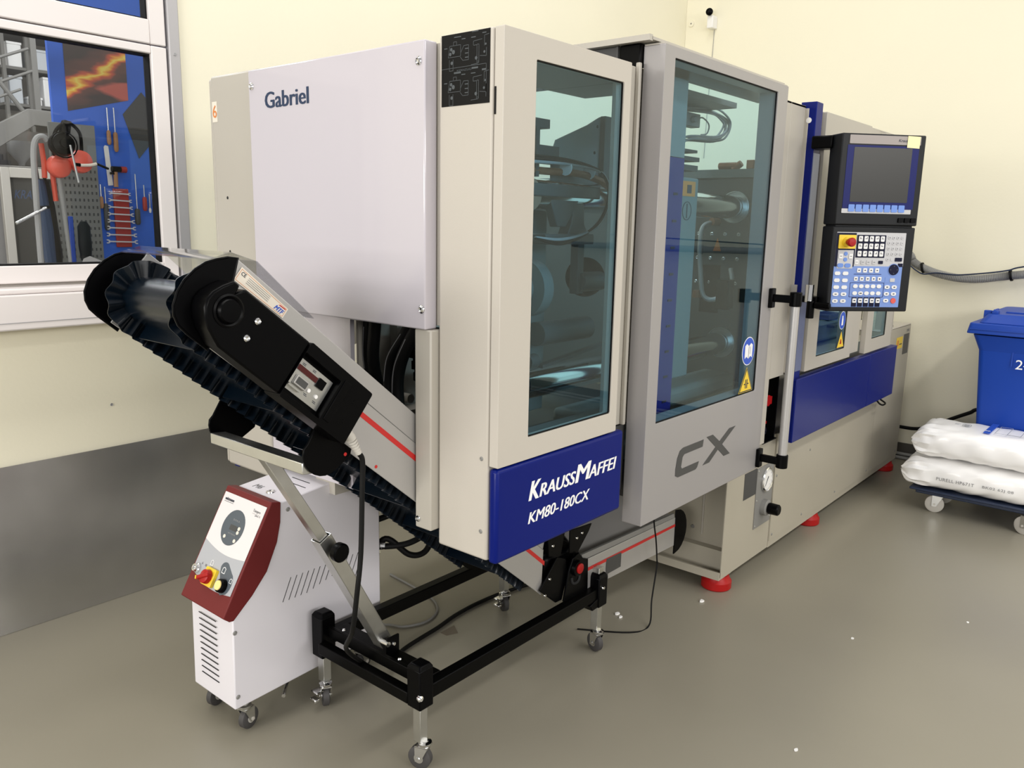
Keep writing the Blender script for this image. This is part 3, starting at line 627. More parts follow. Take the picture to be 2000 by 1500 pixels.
obj('lettering', MB().prism(cX, ip, 0, 0.001), M['dgrey'], d2, label='dark letter X')
gy = CY_+0.0045
sg = XZ(gy)
obj('round_sign', MB().prism(circ(2.797, 1.060, 0.052, 36), sg, 0, 0.0006), M['whiteink'], d2)
obj('round_sign', MB().prism(circ(2.797, 1.060, 0.049, 36), sg, -0.0006, -0.0002), M['bagblue'], d2, label='blue round sign with a white open book')
book = [(2.797, 1.078), (2.780, 1.088), (2.766, 1.081), (2.766, 1.034), (2.780, 1.041), (2.797, 1.032), (2.814, 1.041), (2.828, 1.034), (2.828, 1.081), (2.814, 1.088)]
obj('book_symbol', MB().prism(book, sg, -0.0012, -0.0008), M['whiteink'], d2)
obj('book_symbol', MB().box(2.808, 2.8095, gy-0.0017, gy-0.0013, 1.048, 1.076).box(2.796, 2.798, gy-0.0017, gy-0.0013, 1.034, 1.078), M['ink'], d2)
tri = lambda cx, zb, w, h, s: [(cx-w/2*s, zb+(1-s)*h*0.33), (cx+w/2*s, zb+(1-s)*h*0.33), (cx, zb+(1-s)*h*0.33+h*s)]
obj('warning_sign', MB().prism(tri(2.796, 0.909, 0.116, 0.092, 1.0), sg, 0, 0.0005), M['yellow'], d2)
obj('warning_sign', MB().prism(tri(2.796, 0.909, 0.116, 0.092, 0.95), sg, -0.0005, -0.0001), M['ink'], d2)
obj('warning_sign', MB().prism(tri(2.796, 0.909, 0.116, 0.092, 0.82), sg, -0.001, -0.0006), M['yellow'], d2, label='yellow warning triangle')
cz = MB()
for sx in (-1, 1):
    cz.box(2.796+sx*0.006-0.003, 2.796+sx*0.006+0.003, gy-0.0016, gy-0.0011, 0.923, 0.956); cz.box(2.796+sx*0.014-0.006, 2.796+sx*0.014+0.006, gy-0.0016, gy-0.0011, 0.937, 0.941)
obj('hazard_symbol', cz, M['ink'], d2)
# tubular pull handle
obj('pull_handle', MB().cyl((2.955, 1.128, 0.645), (2.955, 1.128, 1.245), 0.0165, n=22), M['alu'], d2, label='aluminium tube of the pull handle')
for z in (1.245, 0.632):
    hb = MB().box(2.925, 2.957, CY_-0.016, CY_-0.0005, z-0.036, z+0.036).box(2.937, 2.955, 1.128, CY_-0.012, z-0.014, z+0.014).cyl((2.955, 1.128, z-0.026), (2.955, 1.128, z+0.026), 0.022, n=20)
    obj('handle_bracket', hb, M['black'], d2, bevel=0.003)
obj('lock_box', MB().box(2.80, 2.85, 1.32, 1.37, 1.2, 1.31), M['black'], mc, bevel=0.003)

# inside the clamp unit
box('chassis_beam', 1.60, 2.10, 1.30, 1.49, 0.69, 0.90, M['dgrey'], mc)
box('chassis_beam', 2.12, 3.09, 1.30, 2.42, 0.66, 0.78, M['dgrey'], mc)
box('chassis_beam', 1.62, 2.10, 1.97, 2.42, 0.69, 0.90, M['dgrey'], mc)
box('bed_rail', 2.12, 3.195, 1.45, 1.60, 0.83, 0.902, M['platelight'], mc, bevel=0.02)
box('inner_frame', 2.34, 2.434, 1.331, 1.35, 1.714, 1.99, M['grey'], mc)
box('inner_frame', 2.34, 3.0, 1.331, 1.35, 1.95, 1.99, M['grey'], mc)
box('inner_frame', 3.003, 3.057, 1.30, 1.335, 0.62, 1.99, M['grey'], mc)
box('guard_post', 2.34, 2.434, 1.33, 1.345, 0.62, 1.712, M['blue'], mc, label='blue guard strip inside the window')
for k in range(9):
    z = 1.60 - k*0.085; obj('slot', MB().box(2.375, 2.402, 1.3285, 1.3298, z-0.004, z+0.004), M['dnavy'], mc)
mp = MB().box(2.44, 2.656, 1.39, 2.36, 0.966, 1.662)
pm = obj('moving_platen', mp, M['platelight'], mc, bevel=0.006)
box('orange_sticker', 2.538, 2.630, 1.3885, 1.3899, 1.60, 1.65, M['orange'], pm); box('sticker_symbol', 2.572, 2.602, 1.3875, 1.3884, 1.61, 1.638, M['ink'], pm)
obj('no_touch_sign', MB().ringprism(circ(2.58, 1.551, 0.032, 24), circ(2.58, 1.551, 0.029, 24), XZ(1.3886), 0, 0.001).box(2.577, 2.583, 1.3886, 1.3896, 1.527, 1.575), M['ink'], pm)
fp = MB().box(3.20, 3.26, 1.415, 2.39, 0.86, 1.696)
pf = obj('fixed_platen', fp, M['platen'], mc, bevel=0.006)
box('platen_top', 3.19, 3.27, 1.415, 2.38, 1.697, 1.730, M['platelight'], mc)
for y, z in ((1.504, 1.579), (1.526, 1.021), (2.27, 1.579), (2.27, 1.021)):
    obj('tie_bar', MB().cyl((1.86, y, z), (3.199, y, z), 0.046, n=28), M['chrome'], mc)
    obj('tie_bar_ring', MB().lathe((3.1995, y, z), (-1, 0, 0), [(0, 0.064), (0.010, 0.064), (0.010, 0.060), (0.002, 0.060), (0.002, 0.046)], 32), M['steel'], mc)
for k in range(3):
    for q in range(4): screw(3.20, 1.48+0.06*q, 1.47 - 0.10*k, (-1, 0, 0), 0.006, pf, 'chrome', 0.004)
box('nozzle_opening', 3.197, 3.1995, 1.55, 1.637, 1.142, 1.342, M['black'], pf)
for y, z in ((1.572, 1.40),):
    obj('warning_sign', MB().prism([(y-0.018, z), (y+0.018, z), (y, z+0.053)], YZ(3.1985), 0, 0.001), M['orange'], pf)
obj('water_hose', MB().tube([(3.19, 1.57, 1.52), (3.12, 1.60, 1.50), (3.10, 1.60, 1.42), (3.10, 1.59, 1.32), (3.10, 1.57, 1.22), (3.12, 1.52, 1.21), (3.16, 1.48, 1.27), (3.19, 1.50, 1.33)], 0.010, n=10, smooth=8), M['alu'], mc)
obj('hose_fitting', MB().cyl((3.10, 1.60, 1.21), (3.10, 1.60, 1.24), 0.018, n=10).cyl((3.19, 1.57, 1.52), (3.15, 1.58, 1.52), 0.016, n=10), M['copper'], mc)
cb = [[(2.80, 1.60, 1.72), (2.87, 1.60, 1.79), (2.951, 1.60, 1.833), (3.187, 1.60, 1.85), (3.27, 1.60, 1.88), (3.29, 1.60, 1.92), (3.22, 1.60, 1.945), (3.126, 1.60, 1.955), (2.936, 1.60, 1.945), (2.75, 1.60, 1.93)],]
for k in range(6):
    dd = (random.uniform(-.018, .018), random.uniform(-.03, .03), 0)
    obj('cable', MB().tube([(p[0]+dd[0]+0.006*math.sin(k+i), p[1]+dd[1], p[2]+0.008*math.cos(k*1.7+i)) for i, p in enumerate(cb[0])], 0.0042, n=8, smooth=7), M['wire'], mc)
obj('junction_box', MB().box(2.90, 3.0, 1.58, 1.62, 1.875, 1.925).cyl((2.93, 1.58, 1.90), (2.93, 1.56, 1.90), 0.012), M['grey'], mc, bevel=0.003)
obj('cable', MB().tube([(3.0, 1.60, 1.90), (3.05, 1.60, 1.92), (3.11, 1.6, 1.90), (3.10, 1.6, 1.865), (3.05, 1.6, 1.855)], 0.003, n=6, smooth=6), M['wire'], mc)
obj('rail_stack', MB().box(2.70, 2.86, 1.50, 1.60, 1.735, 1.75).box(2.70, 2.85, 1.50, 1.60, 1.70, 1.72).box(2.70, 2.84, 1.5, 1.6, 1.765, 1.775), M['platen'], mc)
obj('top_fittings', MB().cyl((3.22, 1.597, 1.745), (3.22, 1.52, 1.745), 0.014, n=14).cyl((3.22, 1.535, 1.73), (3.22, 1.50, 1.755), 0.014, n=14).box(3.20, 3.24, 1.44, 1.47, 1.731, 1.765), M['copper'], mc, bevel=0.002)
obj('inner_roof', MB().box(2.25, 3.12, 1.49, 1.66, 1.955, 1.975), M['grey'], mc)

# behind the first door
box('toggle_plate', 1.93, 2.02, 1.56, 2.40, 0.92, 1.62, M['platelight'], mc, bevel=0.004)
sp = [(1.98, 1.60), (2.30, 1.60), (2.30, 1.835), (2.225, 1.83), (2.16, 1.80), (2.0, 1.742), (1.98, 1.70)]
gp2 = obj('guard_sheet', MB().prism(sp, XZ(1.52), 0, 0.004), M['grey'], mc)
box('guard_edge', 2.225, 2.30, 1.50, 1.518, 1.60, 1.832, M['platen'], gp2)
for x, z in ((2.21, 1.80), (2.20, 1.72), (2.20, 1.64)): obj('hole', MB().cyl((x, 1.5185, z), (x, 1.5199, z), 0.005, n=10), M['cutout'], gp2)
obj('bracket', MB().box(1.86, 1.93, 1.49, 1.53, 1.765, 1.79).box(1.87, 1.885, 1.49, 1.53, 1.63, 1.765).box(1.88, 1.99, 1.50, 1.53, 1.67, 1.72), M['dgrey'], mc)
obj('hose', MB().tube([(1.60, 1.50, 1.652), (1.9, 1.50, 1.648), (2.10, 1.48, 1.645), (2.2, 1.44, 1.60), (2.28, 1.42, 1.5)], 0.011, n=10, smooth=8), M['copper'], mc, label='brown sleeved hose behind the window')
for k in range(3):
    obj('cable', MB().tube([(1.65, 1.47, 1.672+0.006*k), (1.80, 1.47, 1.668+0.008*k), (2.0, 1.46, 1.67+0.005*k), (2.12, 1.44, 1.655), (2.155, 1.43, 1.60), (2.13, 1.43, 1.52+0.004*k), (2.05, 1.43, 1.475), (1.92, 1.43, 1.455-0.006*k), (1.8, 1.43, 1.46)], 0.005, n=8, smooth=7), M['rubber' if k else 'wire'], mc)
for x, z in ((1.99, 1.66), (2.11, 1.655)): obj('cable_tie', MB().cyl((x, 1.475, z-0.0), (x+0.004, 1.475, z), 0.022, n=14), M['white'], mc)
lk = MB().box(1.62, 2.14, 1.45, 1.50, 1.575, 1.61).prism([(1.90, 1.575), (2.05, 1.575), (1.98, 1.49), (1.94, 1.49)], XZ(1.46), 0, 0.03).prism([(2.02, 1.56), (2.07, 1.56), (2.075, 1.50), (2.10, 1.465), (1.99, 1.465), (2.01, 1.50)], XZ(1.46), 0, 0.04).box(1.86, 2.1, 1.44, 1.50, 1.44, 1.47)
obj('toggle_link', lk, M['platen'], mc, bevel=0.003)
obj('toggle_link', MB().box(2.035, 2.065, 1.45, 1.48, 1.29, 1.45).cyl((2.05, 1.46, 1.325), (2.17, 1.46, 1.325), 0.03, n=18), M['dgrey'], mc, bevel=0.002)
obj('dark_disc', MB().cyl((2.145, 1.50, 1.335), (2.165, 1.515, 1.335), 0.062, n=36), M['black'], mc, label='black round disc behind the window')
obj('flange', MB().cyl((1.88, 1.54, 1.31), (1.925, 1.54, 1.31), 0.085, n=32).cyl((1.84, 1.54, 1.31), (1.88, 1.54, 1.31), 0.045, n=24), M['platelight'], mc)
obj('hydraulic_cylinder', MB().cyl((1.90, 1.5, 1.175), (2.16, 1.5, 1.175), 0.036, n=24).cyl((1.86, 1.5, 1.095), (1.90, 1.5, 1.095), 0.022, n=16), M['platen'], mc)
obj('cross_beam', MB().prism([(1.90, 1.075), (2.26, 1.115), (2.26, 1.125), (1.90, 1.085)], XZ(1.47), 0, 0.02).box(1.85, 2.30, 1.50, 1.52, 1.00, 1.012), M['dgrey'], mc)
box('bed_plate', 1.62, 2.30, 1.36, 1.42, 0.905, 0.925, M['platelight'], mc)

# injection unit cover, blue post, rear doors and blue rear panel
cv = MB().box(3.06, 3.255, 1.325, 1.34, 0.605, 1.985).box(3.255, 3.52, 1.325, 1.34, 0.88, 1.985).box(3.06, 4.98, 1.325, 1.40, 1.975, 1.985).box(4.97, 4.98, 1.325, 1.42, 0.93, 1.985).box(3.52, 4.98, 1.325, 1.34, 1.90, 1.98)
cv.box(4.08, 4.30, 1.30, 1.34, 0.89, 1.975).box(4.10, 4.105, 1.296, 1.30, 0.89, 1.975).box(3.40, 3.56, 1.31, 1.34, 0.89, 1.975)
obj('injection_cover', cv, M['cream2'], mc, bevel=0.003)
pst = [(1.28, 0.585), (1.314, 0.585), (1.345, 2.0), (1.28, 2.0)]
hy, hz = 1.310, 1.928
ps = obj('blue_post', MB().prism(pst, YZ(3.402), 0, 0.07), M['blue'], mc, bevel=0.003, label='tall blue post carrying the control panel')
obj('post_hole_light', MB().cyl((3.3995, 1.308, 1.928), (3.402, 1.308, 1.928), 0.011, n=20), M['white'], ps, label='white disc painted as light through the hole near the post top')  # white disc stands in for light showing through the post
box('post_reflection_strip', 3.4035, 3.470, 1.2765, 1.2795, 0.90, 1.80, mat('blue_grey_painted_reflection', (120, 128, 156), 0.35, metal=0.4), ps)  # lighter strip paints the bright wall's reflection onto the post front
box('latch', 3.398, 3.402, 1.296, 1.322, 1.228, 1.268, M['alu'], ps)
rp = obj('rear_panel', MB().box(3.40, 4.405, 1.262, 1.30, 0.588, 0.868).box(4.408, 4.875, 1.262, 1.30, 0.588, 0.868), M['blue'], mc, bevel=0.004, label='long blue rear panel')
for x in (4.86, 4.95):
    pass
obj('cable_hook', MB().tube([(4.83, 1.33, 0.55), (4.83, 1.31, 0.53), (4.86, 1.30, 0.52), (4.90, 1.30, 0.525), (4.91, 1.33, 0.54)], 0.005, n=8, smooth=5), M['rubber'], mc)
dA = door('rear_door', 3.50, 4.09, 0.888, 1.97, 3.626, 4.005, 0.940, 1.86, 1.272, 0.025, M['cream2'], label='cream rear door with tinted window beside the control panel')
dB = door('rear_door', 4.315, 4.76, 0.878, 1.96, 4.415, 4.65, 0.945, 1.82, 1.272, 0.025, M['cream2'], label='narrow cream rear door with tinted window')
box('hinge_slot', 4.305, 4.311, 1.2995-0.0015, 1.2999, 1.05, 1.10, M['rubber'], mc)
q = XZ(1.2755)
obj('round_sign', MB().prism(circ(3.948, 1.078, 0.043, 28), q, 0, 0.0005), M['whiteink'], dA)
obj('round_sign', MB().prism(circ(3.948, 1.078, 0.0405, 28), q, -0.0005, -0.0001), M['bagblue'], dA, label='blue round sign')
obj('hand_symbol', MB().prism([(3.935, 1.055), (3.957, 1.055), (3.957, 1.08), (3.952, 1.10), (3.94, 1.10), (3.938, 1.08)], q, -0.001, -0.0006), M['whiteink'], dA)
obj('warning_sign', MB().prism(tri(3.948, 0.946, 0.105, 0.088, 1.0), q, 0, 0.0005), M['ink'], dA)
obj('warning_sign', MB().prism(tri(3.948, 0.946, 0.105, 0.088, 0.85), q, -0.0005, -0.0001), M['yellow'], dA, label='yellow warning triangle')
obj('hazard_symbol', MB().prism([(3.935, 0.966), (3.958, 0.966), (3.955, 0.985), (3.945, 0.99)], q, -0.001, -0.0006), M['red'], dA)
box('injection_bed', 3.45, 4.92, 1.50, 2.2, 0.91, 1.02, M['platelight'], mc, bevel=0.02)
obj('barrel_housing', MB().prism([(3.5, 1.02), (4.1, 1.02), (4.0, 1.16), (3.6, 1.22)], XZ(1.60), 0, 0.25), M['platen'], mc, bevel=0.006)
obj('injection_motor', MB().cyl((4.35, 1.62, 1.12), (4.75, 1.62, 1.12), 0.06, n=24).box(4.42, 4.62, 1.5, 1.6, 1.02, 1.05).box(4.40, 4.66, 1.46, 1.5, 0.985, 1.0).box(4.45, 4.55, 1.5, 1.55, 1.08, 1.11), M['platen'], mc, bevel=0.002)
for x in (3.62, 3.82, 3.88): screw(x, 1.4995, 0.965, (0, -1, 0), 0.008, m='chrome')
ws = box('yellow_sticker', 5.20, 5.325, FY-0.0076, FY-0.0062, 0.797, 0.867, M['yellow'], mc); 
box('sticker_print', 5.215, 5.24, FY-0.0086, FY-0.0078, 0.815, 0.85, M['orange'], ws); box('sticker_print', 5.26, 5.31, FY-0.0086, FY-0.0078, 0.82, 0.826, M['ink'], ws)
box('type_plate', 5.352, 5.46, FY-0.0076, FY-0.0062, 0.752, 0.876, M['dgrey'], mc)
text('FMB', 'print', (5.40, FY-0.0063, 0.888), (1, 0, 0), (0, 0, 1), 0.055, 0.017, M['greyink'], mc)
obj('emergency_stop', MB().lathe((5.17, 1.42, 0.935), (0, 0, 1), [(0, 0.02), (0.012, 0.02), (0.014, 0.034), (0.032, 0.034), (0.038, 0.024)], 22), M['red'], mc, label='red mushroom button on the rear base')
obj('emergency_stop_collar', MB().lathe((5.17, 1.42, 0.935), (0, 0, 1), [(0, 0.045), (0.01, 0.045), (0.01, 0.022)], 22), M['dgrey'], mc)

# ---- control panel (pendant) on the blue post
HU = V(math.cos(R_(-42)), math.sin(R_(-42)), 0); HN = V(-0.669131, -0.743145, 0); H0 = V(3.351, 1.15, 0)
def HT(s, z, d): return H0 + HU*s + V(0, 0, z) - HN*d          # d>0 goes into the housing
hm = MB()
prof = [(0.0, 0.0), (0.354, 0.0), (0.354, 0.05), (0.33, 0.115), (0.03, 0.115), (-0.0, 0.09)]
hm.prism([(a, d) for a, d in prof], lambda a, d, z: HT(a, z, d), 1.517, 1.868)
hm.prism([(a, d+0.006) if d == 0 else (a, d) for a, d in prof], lambda a, d, z: HT(a, z, d), 1.172, 1.511)
hm.prism([(0.01, 0.012), (0.344, 0.012), (0.344, 0.05), (0.33, 0.11), (0.03, 0.11), (0.01, 0.09)], lambda a, d, z: HT(a, z, d), 1.505, 1.52)
hp = obj('control_panel', hm, M['hmi'], mc, bevel=0.005, label='anthracite control panel with screen and keypad')
def hpr(name, m, a0, a1, z0, z1, d0, d1, r=0.002, bevel=0, label=None, mb=None):
    q = MB().prism(rrect(a0, a1, z0, z1, min(r, (a1-a0)/2.01, (z1-z0)/2.01), 2), lambda a, b_, d: HT(a, b_, d), d0, d1)
    return obj(name, q, M[m] if isinstance(m, str) else m, hp, bevel=bevel, label=label)
hpr('brand_strip', mat('grey_brand_strip', (150, 142, 138), 0.45), 0.031, 0.331, 1.829, 1.862, -0.002, 0.001)
text('KraussMaffei', 'print', tuple(HT(0.236, 1.840, -0.0023)), tuple(HU), (0, 0, 1), 0.085, 0.011, M['ink'], hp, shear=0.25, bold=0.0)
hpr('screen_bezel', 'navy', 0.025, 0.327, 1.581, 1.824, -0.0012, 0.001)
hpr('screen', 'screen', 0.053, 0.298, 1.607, 1.816, -0.0020, -0.0013, label='grey switched-off screen')
hpr('key_strip', 'kpgrey', 0.023, 0.319, 1.563, 1.5805, -0.002, 0.001)
for k in range(8): hpr('function_key', 'keyblue', 0.0498+k*0.0305, 0.0498+k*0.0305+0.0255, 1.569, 1.597, -0.005, -0.0005, 0.003)
for k in range(3): hpr('rocker_switch', 'black', 0.268+k*0.027, 0.268+k*0.027+0.021, 1.530, 1.548, -0.006, 0.0)
kd = 0.006
hpr('keypad_overlay', 'kpgrey', 0.018, 0.316, 1.355, 1.489, kd-0.0012, kd+0.001)
hpr('keypad_overlay', 'kpblue', 0.017, 0.314, 1.19, 1.355, kd-0.0012, kd+0.001)
hpr('keypad_field', 'dnavy', 0.018, 0.1015, 1.352, 1.486, kd-0.0018, kd-0.0011, 0.001)
hpr('keypad_field', 'kpgrey', 0.029, 0.0955, 1.345, 1.418, kd-0.0024, kd-0.0017, 0.001)
hpr('keypad_field', 'dnavy', 0.1045, 0.230, 1.389, 1.479, kd-0.0018, kd-0.0011, 0.002)
hpr('emergency_plate', 'yellow', 0.0265, 0.0985, 1.424, 1.478, kd-0.006, kd-0.001, 0.002)
p0 = HT(0.061, 1.450, kd-0.006)
obj('emergency_collar', MB().lathe(p0, HN, [(0, 0.021), (0.008, 0.0195), (0.008, 0.014)], 24), M['yellow'], hp)
obj('emergency_button', MB().lathe(p0, HN, [(0.004, 0.0105), (0.022, 0.0115), (0.024, 0.0165), (0.036, 0.018), (0.042, 0.014), (0.043, 0)], 26), M['red'], hp, label='red mushroom button of the control panel')
def key(a, z, w, h, m='key', r=0.003, up=0.0028): hpr('button', m, a-w/2, a+w/2, z-h/2, z+h/2, kd-up-0.0012, kd-0.0012, r)
glyph = MB()
def gl(a, z, w, h, up=0.0044): glyph.box(-w/2, w/2, -0.0002, 0.0002, -h/2, h/2, lambda x, y, zz: HT(a+x, z+zz, kd-up+y))
for j in range(3):
    for i in range(5):
        key(0.120+0.0236*i, 1.464-0.0295*j, 0.0165, 0.0215, up=0.0034); gl(0.120+0.0236*i, 1.464-0.0295*j, 0.008, 0.002, 0.005); gl(0.120+0.0236*i+(0.003 if i % 2 else -0.002), 1.467-0.0295*j, 0.0018, 0.007, 0.005)
for i, (c_, w_) in enumerate(((0.112, 0.015), (0.138, 0.0155), (0.162, 0.0155), (0.187, 0.0155))): key(c_, 1.371, w_, 0.016, 'key' if i in (0,) else 'kpgrey', 0.002); gl(c_, 1.371, 0.008, 0.0016)
key(0.216, 1.371, 0.019, 0.013, 'dnavy', 0.002)
rows = ['abcd', '789/', '456*', '123-']
for j in range(4):
    for i in range(4): key(0.245+0.0185*i, 1.4695-0.0215*j, 0.012, 0.0125, 'kpgrey', 0.004, 0.0022); gl(0.245+0.0185*i, 1.4695-0.0215*j, 0.0022 if i < 3 else 0.0045, 0.0052 if i < 3 else 0.0012, 0.0037)
key(0.245, 1.383, 0.012, 0.0115, 'kpgrey', 0.004, 0.0022); key(0.2635, 1.383, 0.012, 0.0115, 'kpgrey', 0.004, 0.0022); gl(0.245, 1.383, 0.002, 0.005, 0.0037)
key(0.2925, 1.383, 0.03, 0.015, 'dnavy', 0.002)
for a, z in ((0.041, 1.394), (0.084, 1.394)): key(a, z, 0.016, 0.0185, 'key', 0.0015, 0.004); gl(a, z, 0.007, 0.002, 0.0055)
for z in (1.4035, 1.3805): obj('button', MB().lathe(HT(0.062, z, kd-0.0024), HN, [(0, 0.0082), (0.002, 0.0078)], 16), M['keyblue'], hp)
for a in (0.0425, 0.0735): key(a, 1.357, 0.0255, 0.0165, 'keyblue', 0.007, 0.004)
for j in range(5):
    for i in range(2):
        key(0.034+0.0345*i + 0.000*j, 1.3255-0.0278*j, 0.0245, 0.0145, 'key', 0.006, 0.003)
        if j > 2: gl(0.034+0.0345*i, 1.3255-0.0278*j, 0.009, 0.003, 0.0045)
for i in range(4): key(0.1255+0.0262*i, 1.3385, 0.0165, 0.0175, 'key', 0.002, 0.003); gl(0.1255+0.0262*i, 1.3385, 0.006, 0.004, 0.0045)
hpr('keypad_line', 'navy', 0.106, 0.225, 1.3215, 1.3235, kd-0.0018, kd-0.0011, 0.0005)
for i in range(5): key(0.1155+0.0257*i, 1.3045, 0.0155, 0.0165, 'key', 0.002, 0.003); gl(0.1155+0.0257*i, 1.3045, 0.006, 0.005, 0.0045)
obj('keypad_line', MB().ringprism(rrect(0.093, 0.242, 1.230, 1.2895, 0.002, 1), rrect(0.0948, 0.2402, 1.2318, 1.2877, 0.002, 1), lambda a, b_, d: HT(a, b_, d), kd-0.0018, kd-0.0012), M['navy'], hp)
for j in range(2):
    for i in range(5):
        key(0.1165+0.0257*i, 1.2745-0.0282*j, 0.0205, 0.0150, 'key', 0.0072, 0.003)
gl(0.142, 1.246, 0.01, 0.004, 0.0045)
for i in range(5):
    a = 0.1175+0.0257*i
    hpr('keypad_field', 'dnavy', a-0.011, a+0.011, 1.1915, 1.229, kd-0.002, kd-0.0012, 0.001); key(a, 1.2165, 0.0165, 0.0175, 'key', 0.002, 0.0035); gl(a, 1.2165, 0.008, 0.0045, 0.005)
obj('jog_wheel', MB().lathe(HT(0.276, 1.342, kd-0.0012), HN, [(0, 0.0245), (0.0015, 0.0245), (0.0015, 0.023)], 32), M['kpblue'], hp)
obj('jog_wheel', MB().lathe(HT(0.276, 1.342, kd-0.0015), HN, [(0, 0.0225), (0.003, 0.0215)], 32), M['dnavy'], hp, label='dark navy four-way dial')
for a, z in ((0, 0.0145), (0, -0.0145), (0.0145, 0), (-0.0145, 0)): gl(0.276+a, 1.342+z, 0.005, 0.005, 0.0052)
hpr('keypad_field', 'dnavy', 0.293, 0.3145, 1.3535, 1.3675, kd-0.0021, kd-0.0012, 0.001)
hpr('usb_field', 'kpblue', 0.244, 0.300, 1.289, 1.3115, kd-0.0022, kd-0.0012, 0.001); key(0.275, 1.3005, 0.021, 0.0145, 'kpgrey', 0.002)
for j in range(3):
    for i in range(2):
        if j == 2 and i == 1: continue
        key(0.2555+0.031*i, 1.2720-0.0275*j, 0.0225, 0.0145, 'key', 0.006, 0.003); gl(0.2555+0.031*i, 1.2720-0.0275*j, 0.008, 0.004, 0.0045)
obj('button', MB().lathe(HT(0.2885, 1.2165, kd-0.0012), HN, [(0, 0.0115), (0.003, 0.011)], 22), mat('faded_red_button', (206, 84, 74), 0.45), hp, label='red round key')
obj('key_symbols', glyph, M['ink'], hp)
# brackets that carry the pendant
bm1 = MB().box(3.385, 3.47, 1.20, 1.285, 1.815, 1.865); obj('panel_bracket', bm1, M['black'], mc, bevel=0.006)
bm2 = MB().box(3.37, 3.44, 1.20, 1.285, 1.20, 1.225).cyl((3.335, 1.21, 1.14), (3.335, 1.21, 1.21), 0.016, n=14).cyl((3.33, 1.19, 1.195), (3.33, 1.13, 1.195), 0.014, n=14)
obj('panel_bracket', bm2, M['black'], mc, bevel=0.003)
obj('bracket_pin', MB().cyl((3.35, 1.225, 1.205), (3.35, 1.225, 1.275), 0.017, n=16), M['chrome'], mc)
nt_ = MB().prism([(0.272, 1.819), (0.325, 1.817), (0.326, 1.862), (0.273, 1.864)], lambda a, b_, d: HT(a, b_, d), -0.0042, -0.0036)
nt_ = obj('sticky_note', nt_, M['note']); tag(nt_, 'pale yellow sticky note on the top right corner of the control panel', 'note')

# ------------------------------------------------------------------ mobile conveyor on its black castor frame
cvr = empty('belt_conveyor', (1.9, 1.7, 0)); tag(cvr, 'inclined belt conveyor with dark corrugated belt on a black wheeled frame', 'conveyor')
CA, SA = math.cos(R_(40)), math.sin(R_(40)); CO = V(1.46, 0, 0.752)
def CV(s, t, y): return V(CO.x + s*CA + t*SA, y, CO.z - s*SA + t*CA)
cp = lambda Y: (lambda a, b, d: CV(a, b, Y+d))
YN, YF = 1.520, 1.905
for Y0, nm in ((YN, 'near'), (YF, 'far')):
    obj('side_panel', MB().prism([(-0.80, -0.012), (0.695, -0.005), (0.60, 0.118), (-0.80, 0.112)], cp(Y0), 0, 0.004), M['alu'], cvr, bevel=0.001)
    obj('side_rail', MB().prism([(-0.826, 0.112), (0.60, 0.118), (0.57, 0.180), (-0.826, 0.172)], cp(Y0), 0.002, 0.010), M['alu'], cvr, bevel=0.002)
obj('red_stripe', MB().prism([(-0.40, 0.076), (0.64, 0.079), (0.632, 0.091), (-0.40, 0.089)], cp(YN-0.0006), 0, 0.0005), M['stripe'], cvr)
obj('belt_bed', MB().prism([(-0.72, 0.04), (0.6, 0.04), (0.6, 0.10), (-0.72, 0.10)], cp(YN+0.05), 0, YF-YN-0.1), M['dgrey'], cvr)
obj('fold_line', MB().prism([(-0.38, 0.1145), (0.60, 0.1165), (0.60, 0.1185), (-0.38, 0.1155)], cp(YN-0.0003), 0, 0.002), M['grey'], cvr)
# black end guards around the head roller
ear = [(-0.80, 0.10), (-0.832, 0.172), (-0.850, 0.158), (-0.866, 0.140), (-0.881, 0.120), (-0.891, 0.095), (-0.896, 0.065), (-0.894, 0.038), (-0.885, 0.012), (-0.872, -0.003), (-0.854, -0.013), (-0.83, -0.016), (-0.775, -0.018), (-0.775, 0.06)]
for Y0, d in ((YN-0.004, 0.0035), (YF+0.0045, 0.0035)):
    obj('end_guard', MB().prism(ear, cp(Y0), 0, d), M['black'], cvr, bevel=0.001)
for Y0, sg_ in ((YN-0.002, 1), (YF+0.006, 1)):
    e2 = [(a, b_) for a, b_ in ear]
    obj('guard_edge', MB().tube([cp(Y0)(a, b_, 0) for a, b_ in e2], 0.003, n=6), M['black'], cvr)
obj('clear_cover', MB().prism([(-0.878, 0.132), (-0.85, 0.172), (-0.79, 0.196), (-0.60, 0.186), (-0.60, 0.1845), (-0.79, 0.1942), (-0.849, 0.1705), (-0.876, 0.131)], cp(YN+0.001), 0, YF-YN), M['film'], cvr, label='clear plastic cover over the head roller')
# belt loop with corrugated side walls and cleats
RC, TC, BR = -0.790, 0.066, 0.052
def loop():
    P_ = []; s = 0.68
    n1 = 220
    for k in range(n1): P_.append((0.66 + (RC-0.66)*k/n1, TC-BR, 0, -1))
    n2 = 44
    for k in range(n2):
        a = R_(270 - 180*k/n2); P_.append((RC+BR*math.cos(a), TC+BR*math.sin(a), math.cos(a), math.sin(a)))
    for k in range(n1): P_.append((RC + (0.60-RC)*k/n1, TC+BR, 0, 1))
    return P_
LP = loop()
vs = []; fs = []
for (s_, t_, ns, nt) in LP:
    vs += [CV(s_, t_, 1.553), CV(s_, t_, 1.873), CV(s_-ns*0.004, t_-nt*0.004, 1.873), CV(s_-ns*0.004, t_-nt*0.004, 1.553)]
for k in range(len(LP)-1):
    for j in range(4): fs.append((4*k+j, 4*k+(j+1) % 4, 4*k+4+(j+1) % 4, 4*k+4+j))
blt = obj('belt', MB().add(vs, fs), M['belt'], cvr)
arc = [0]
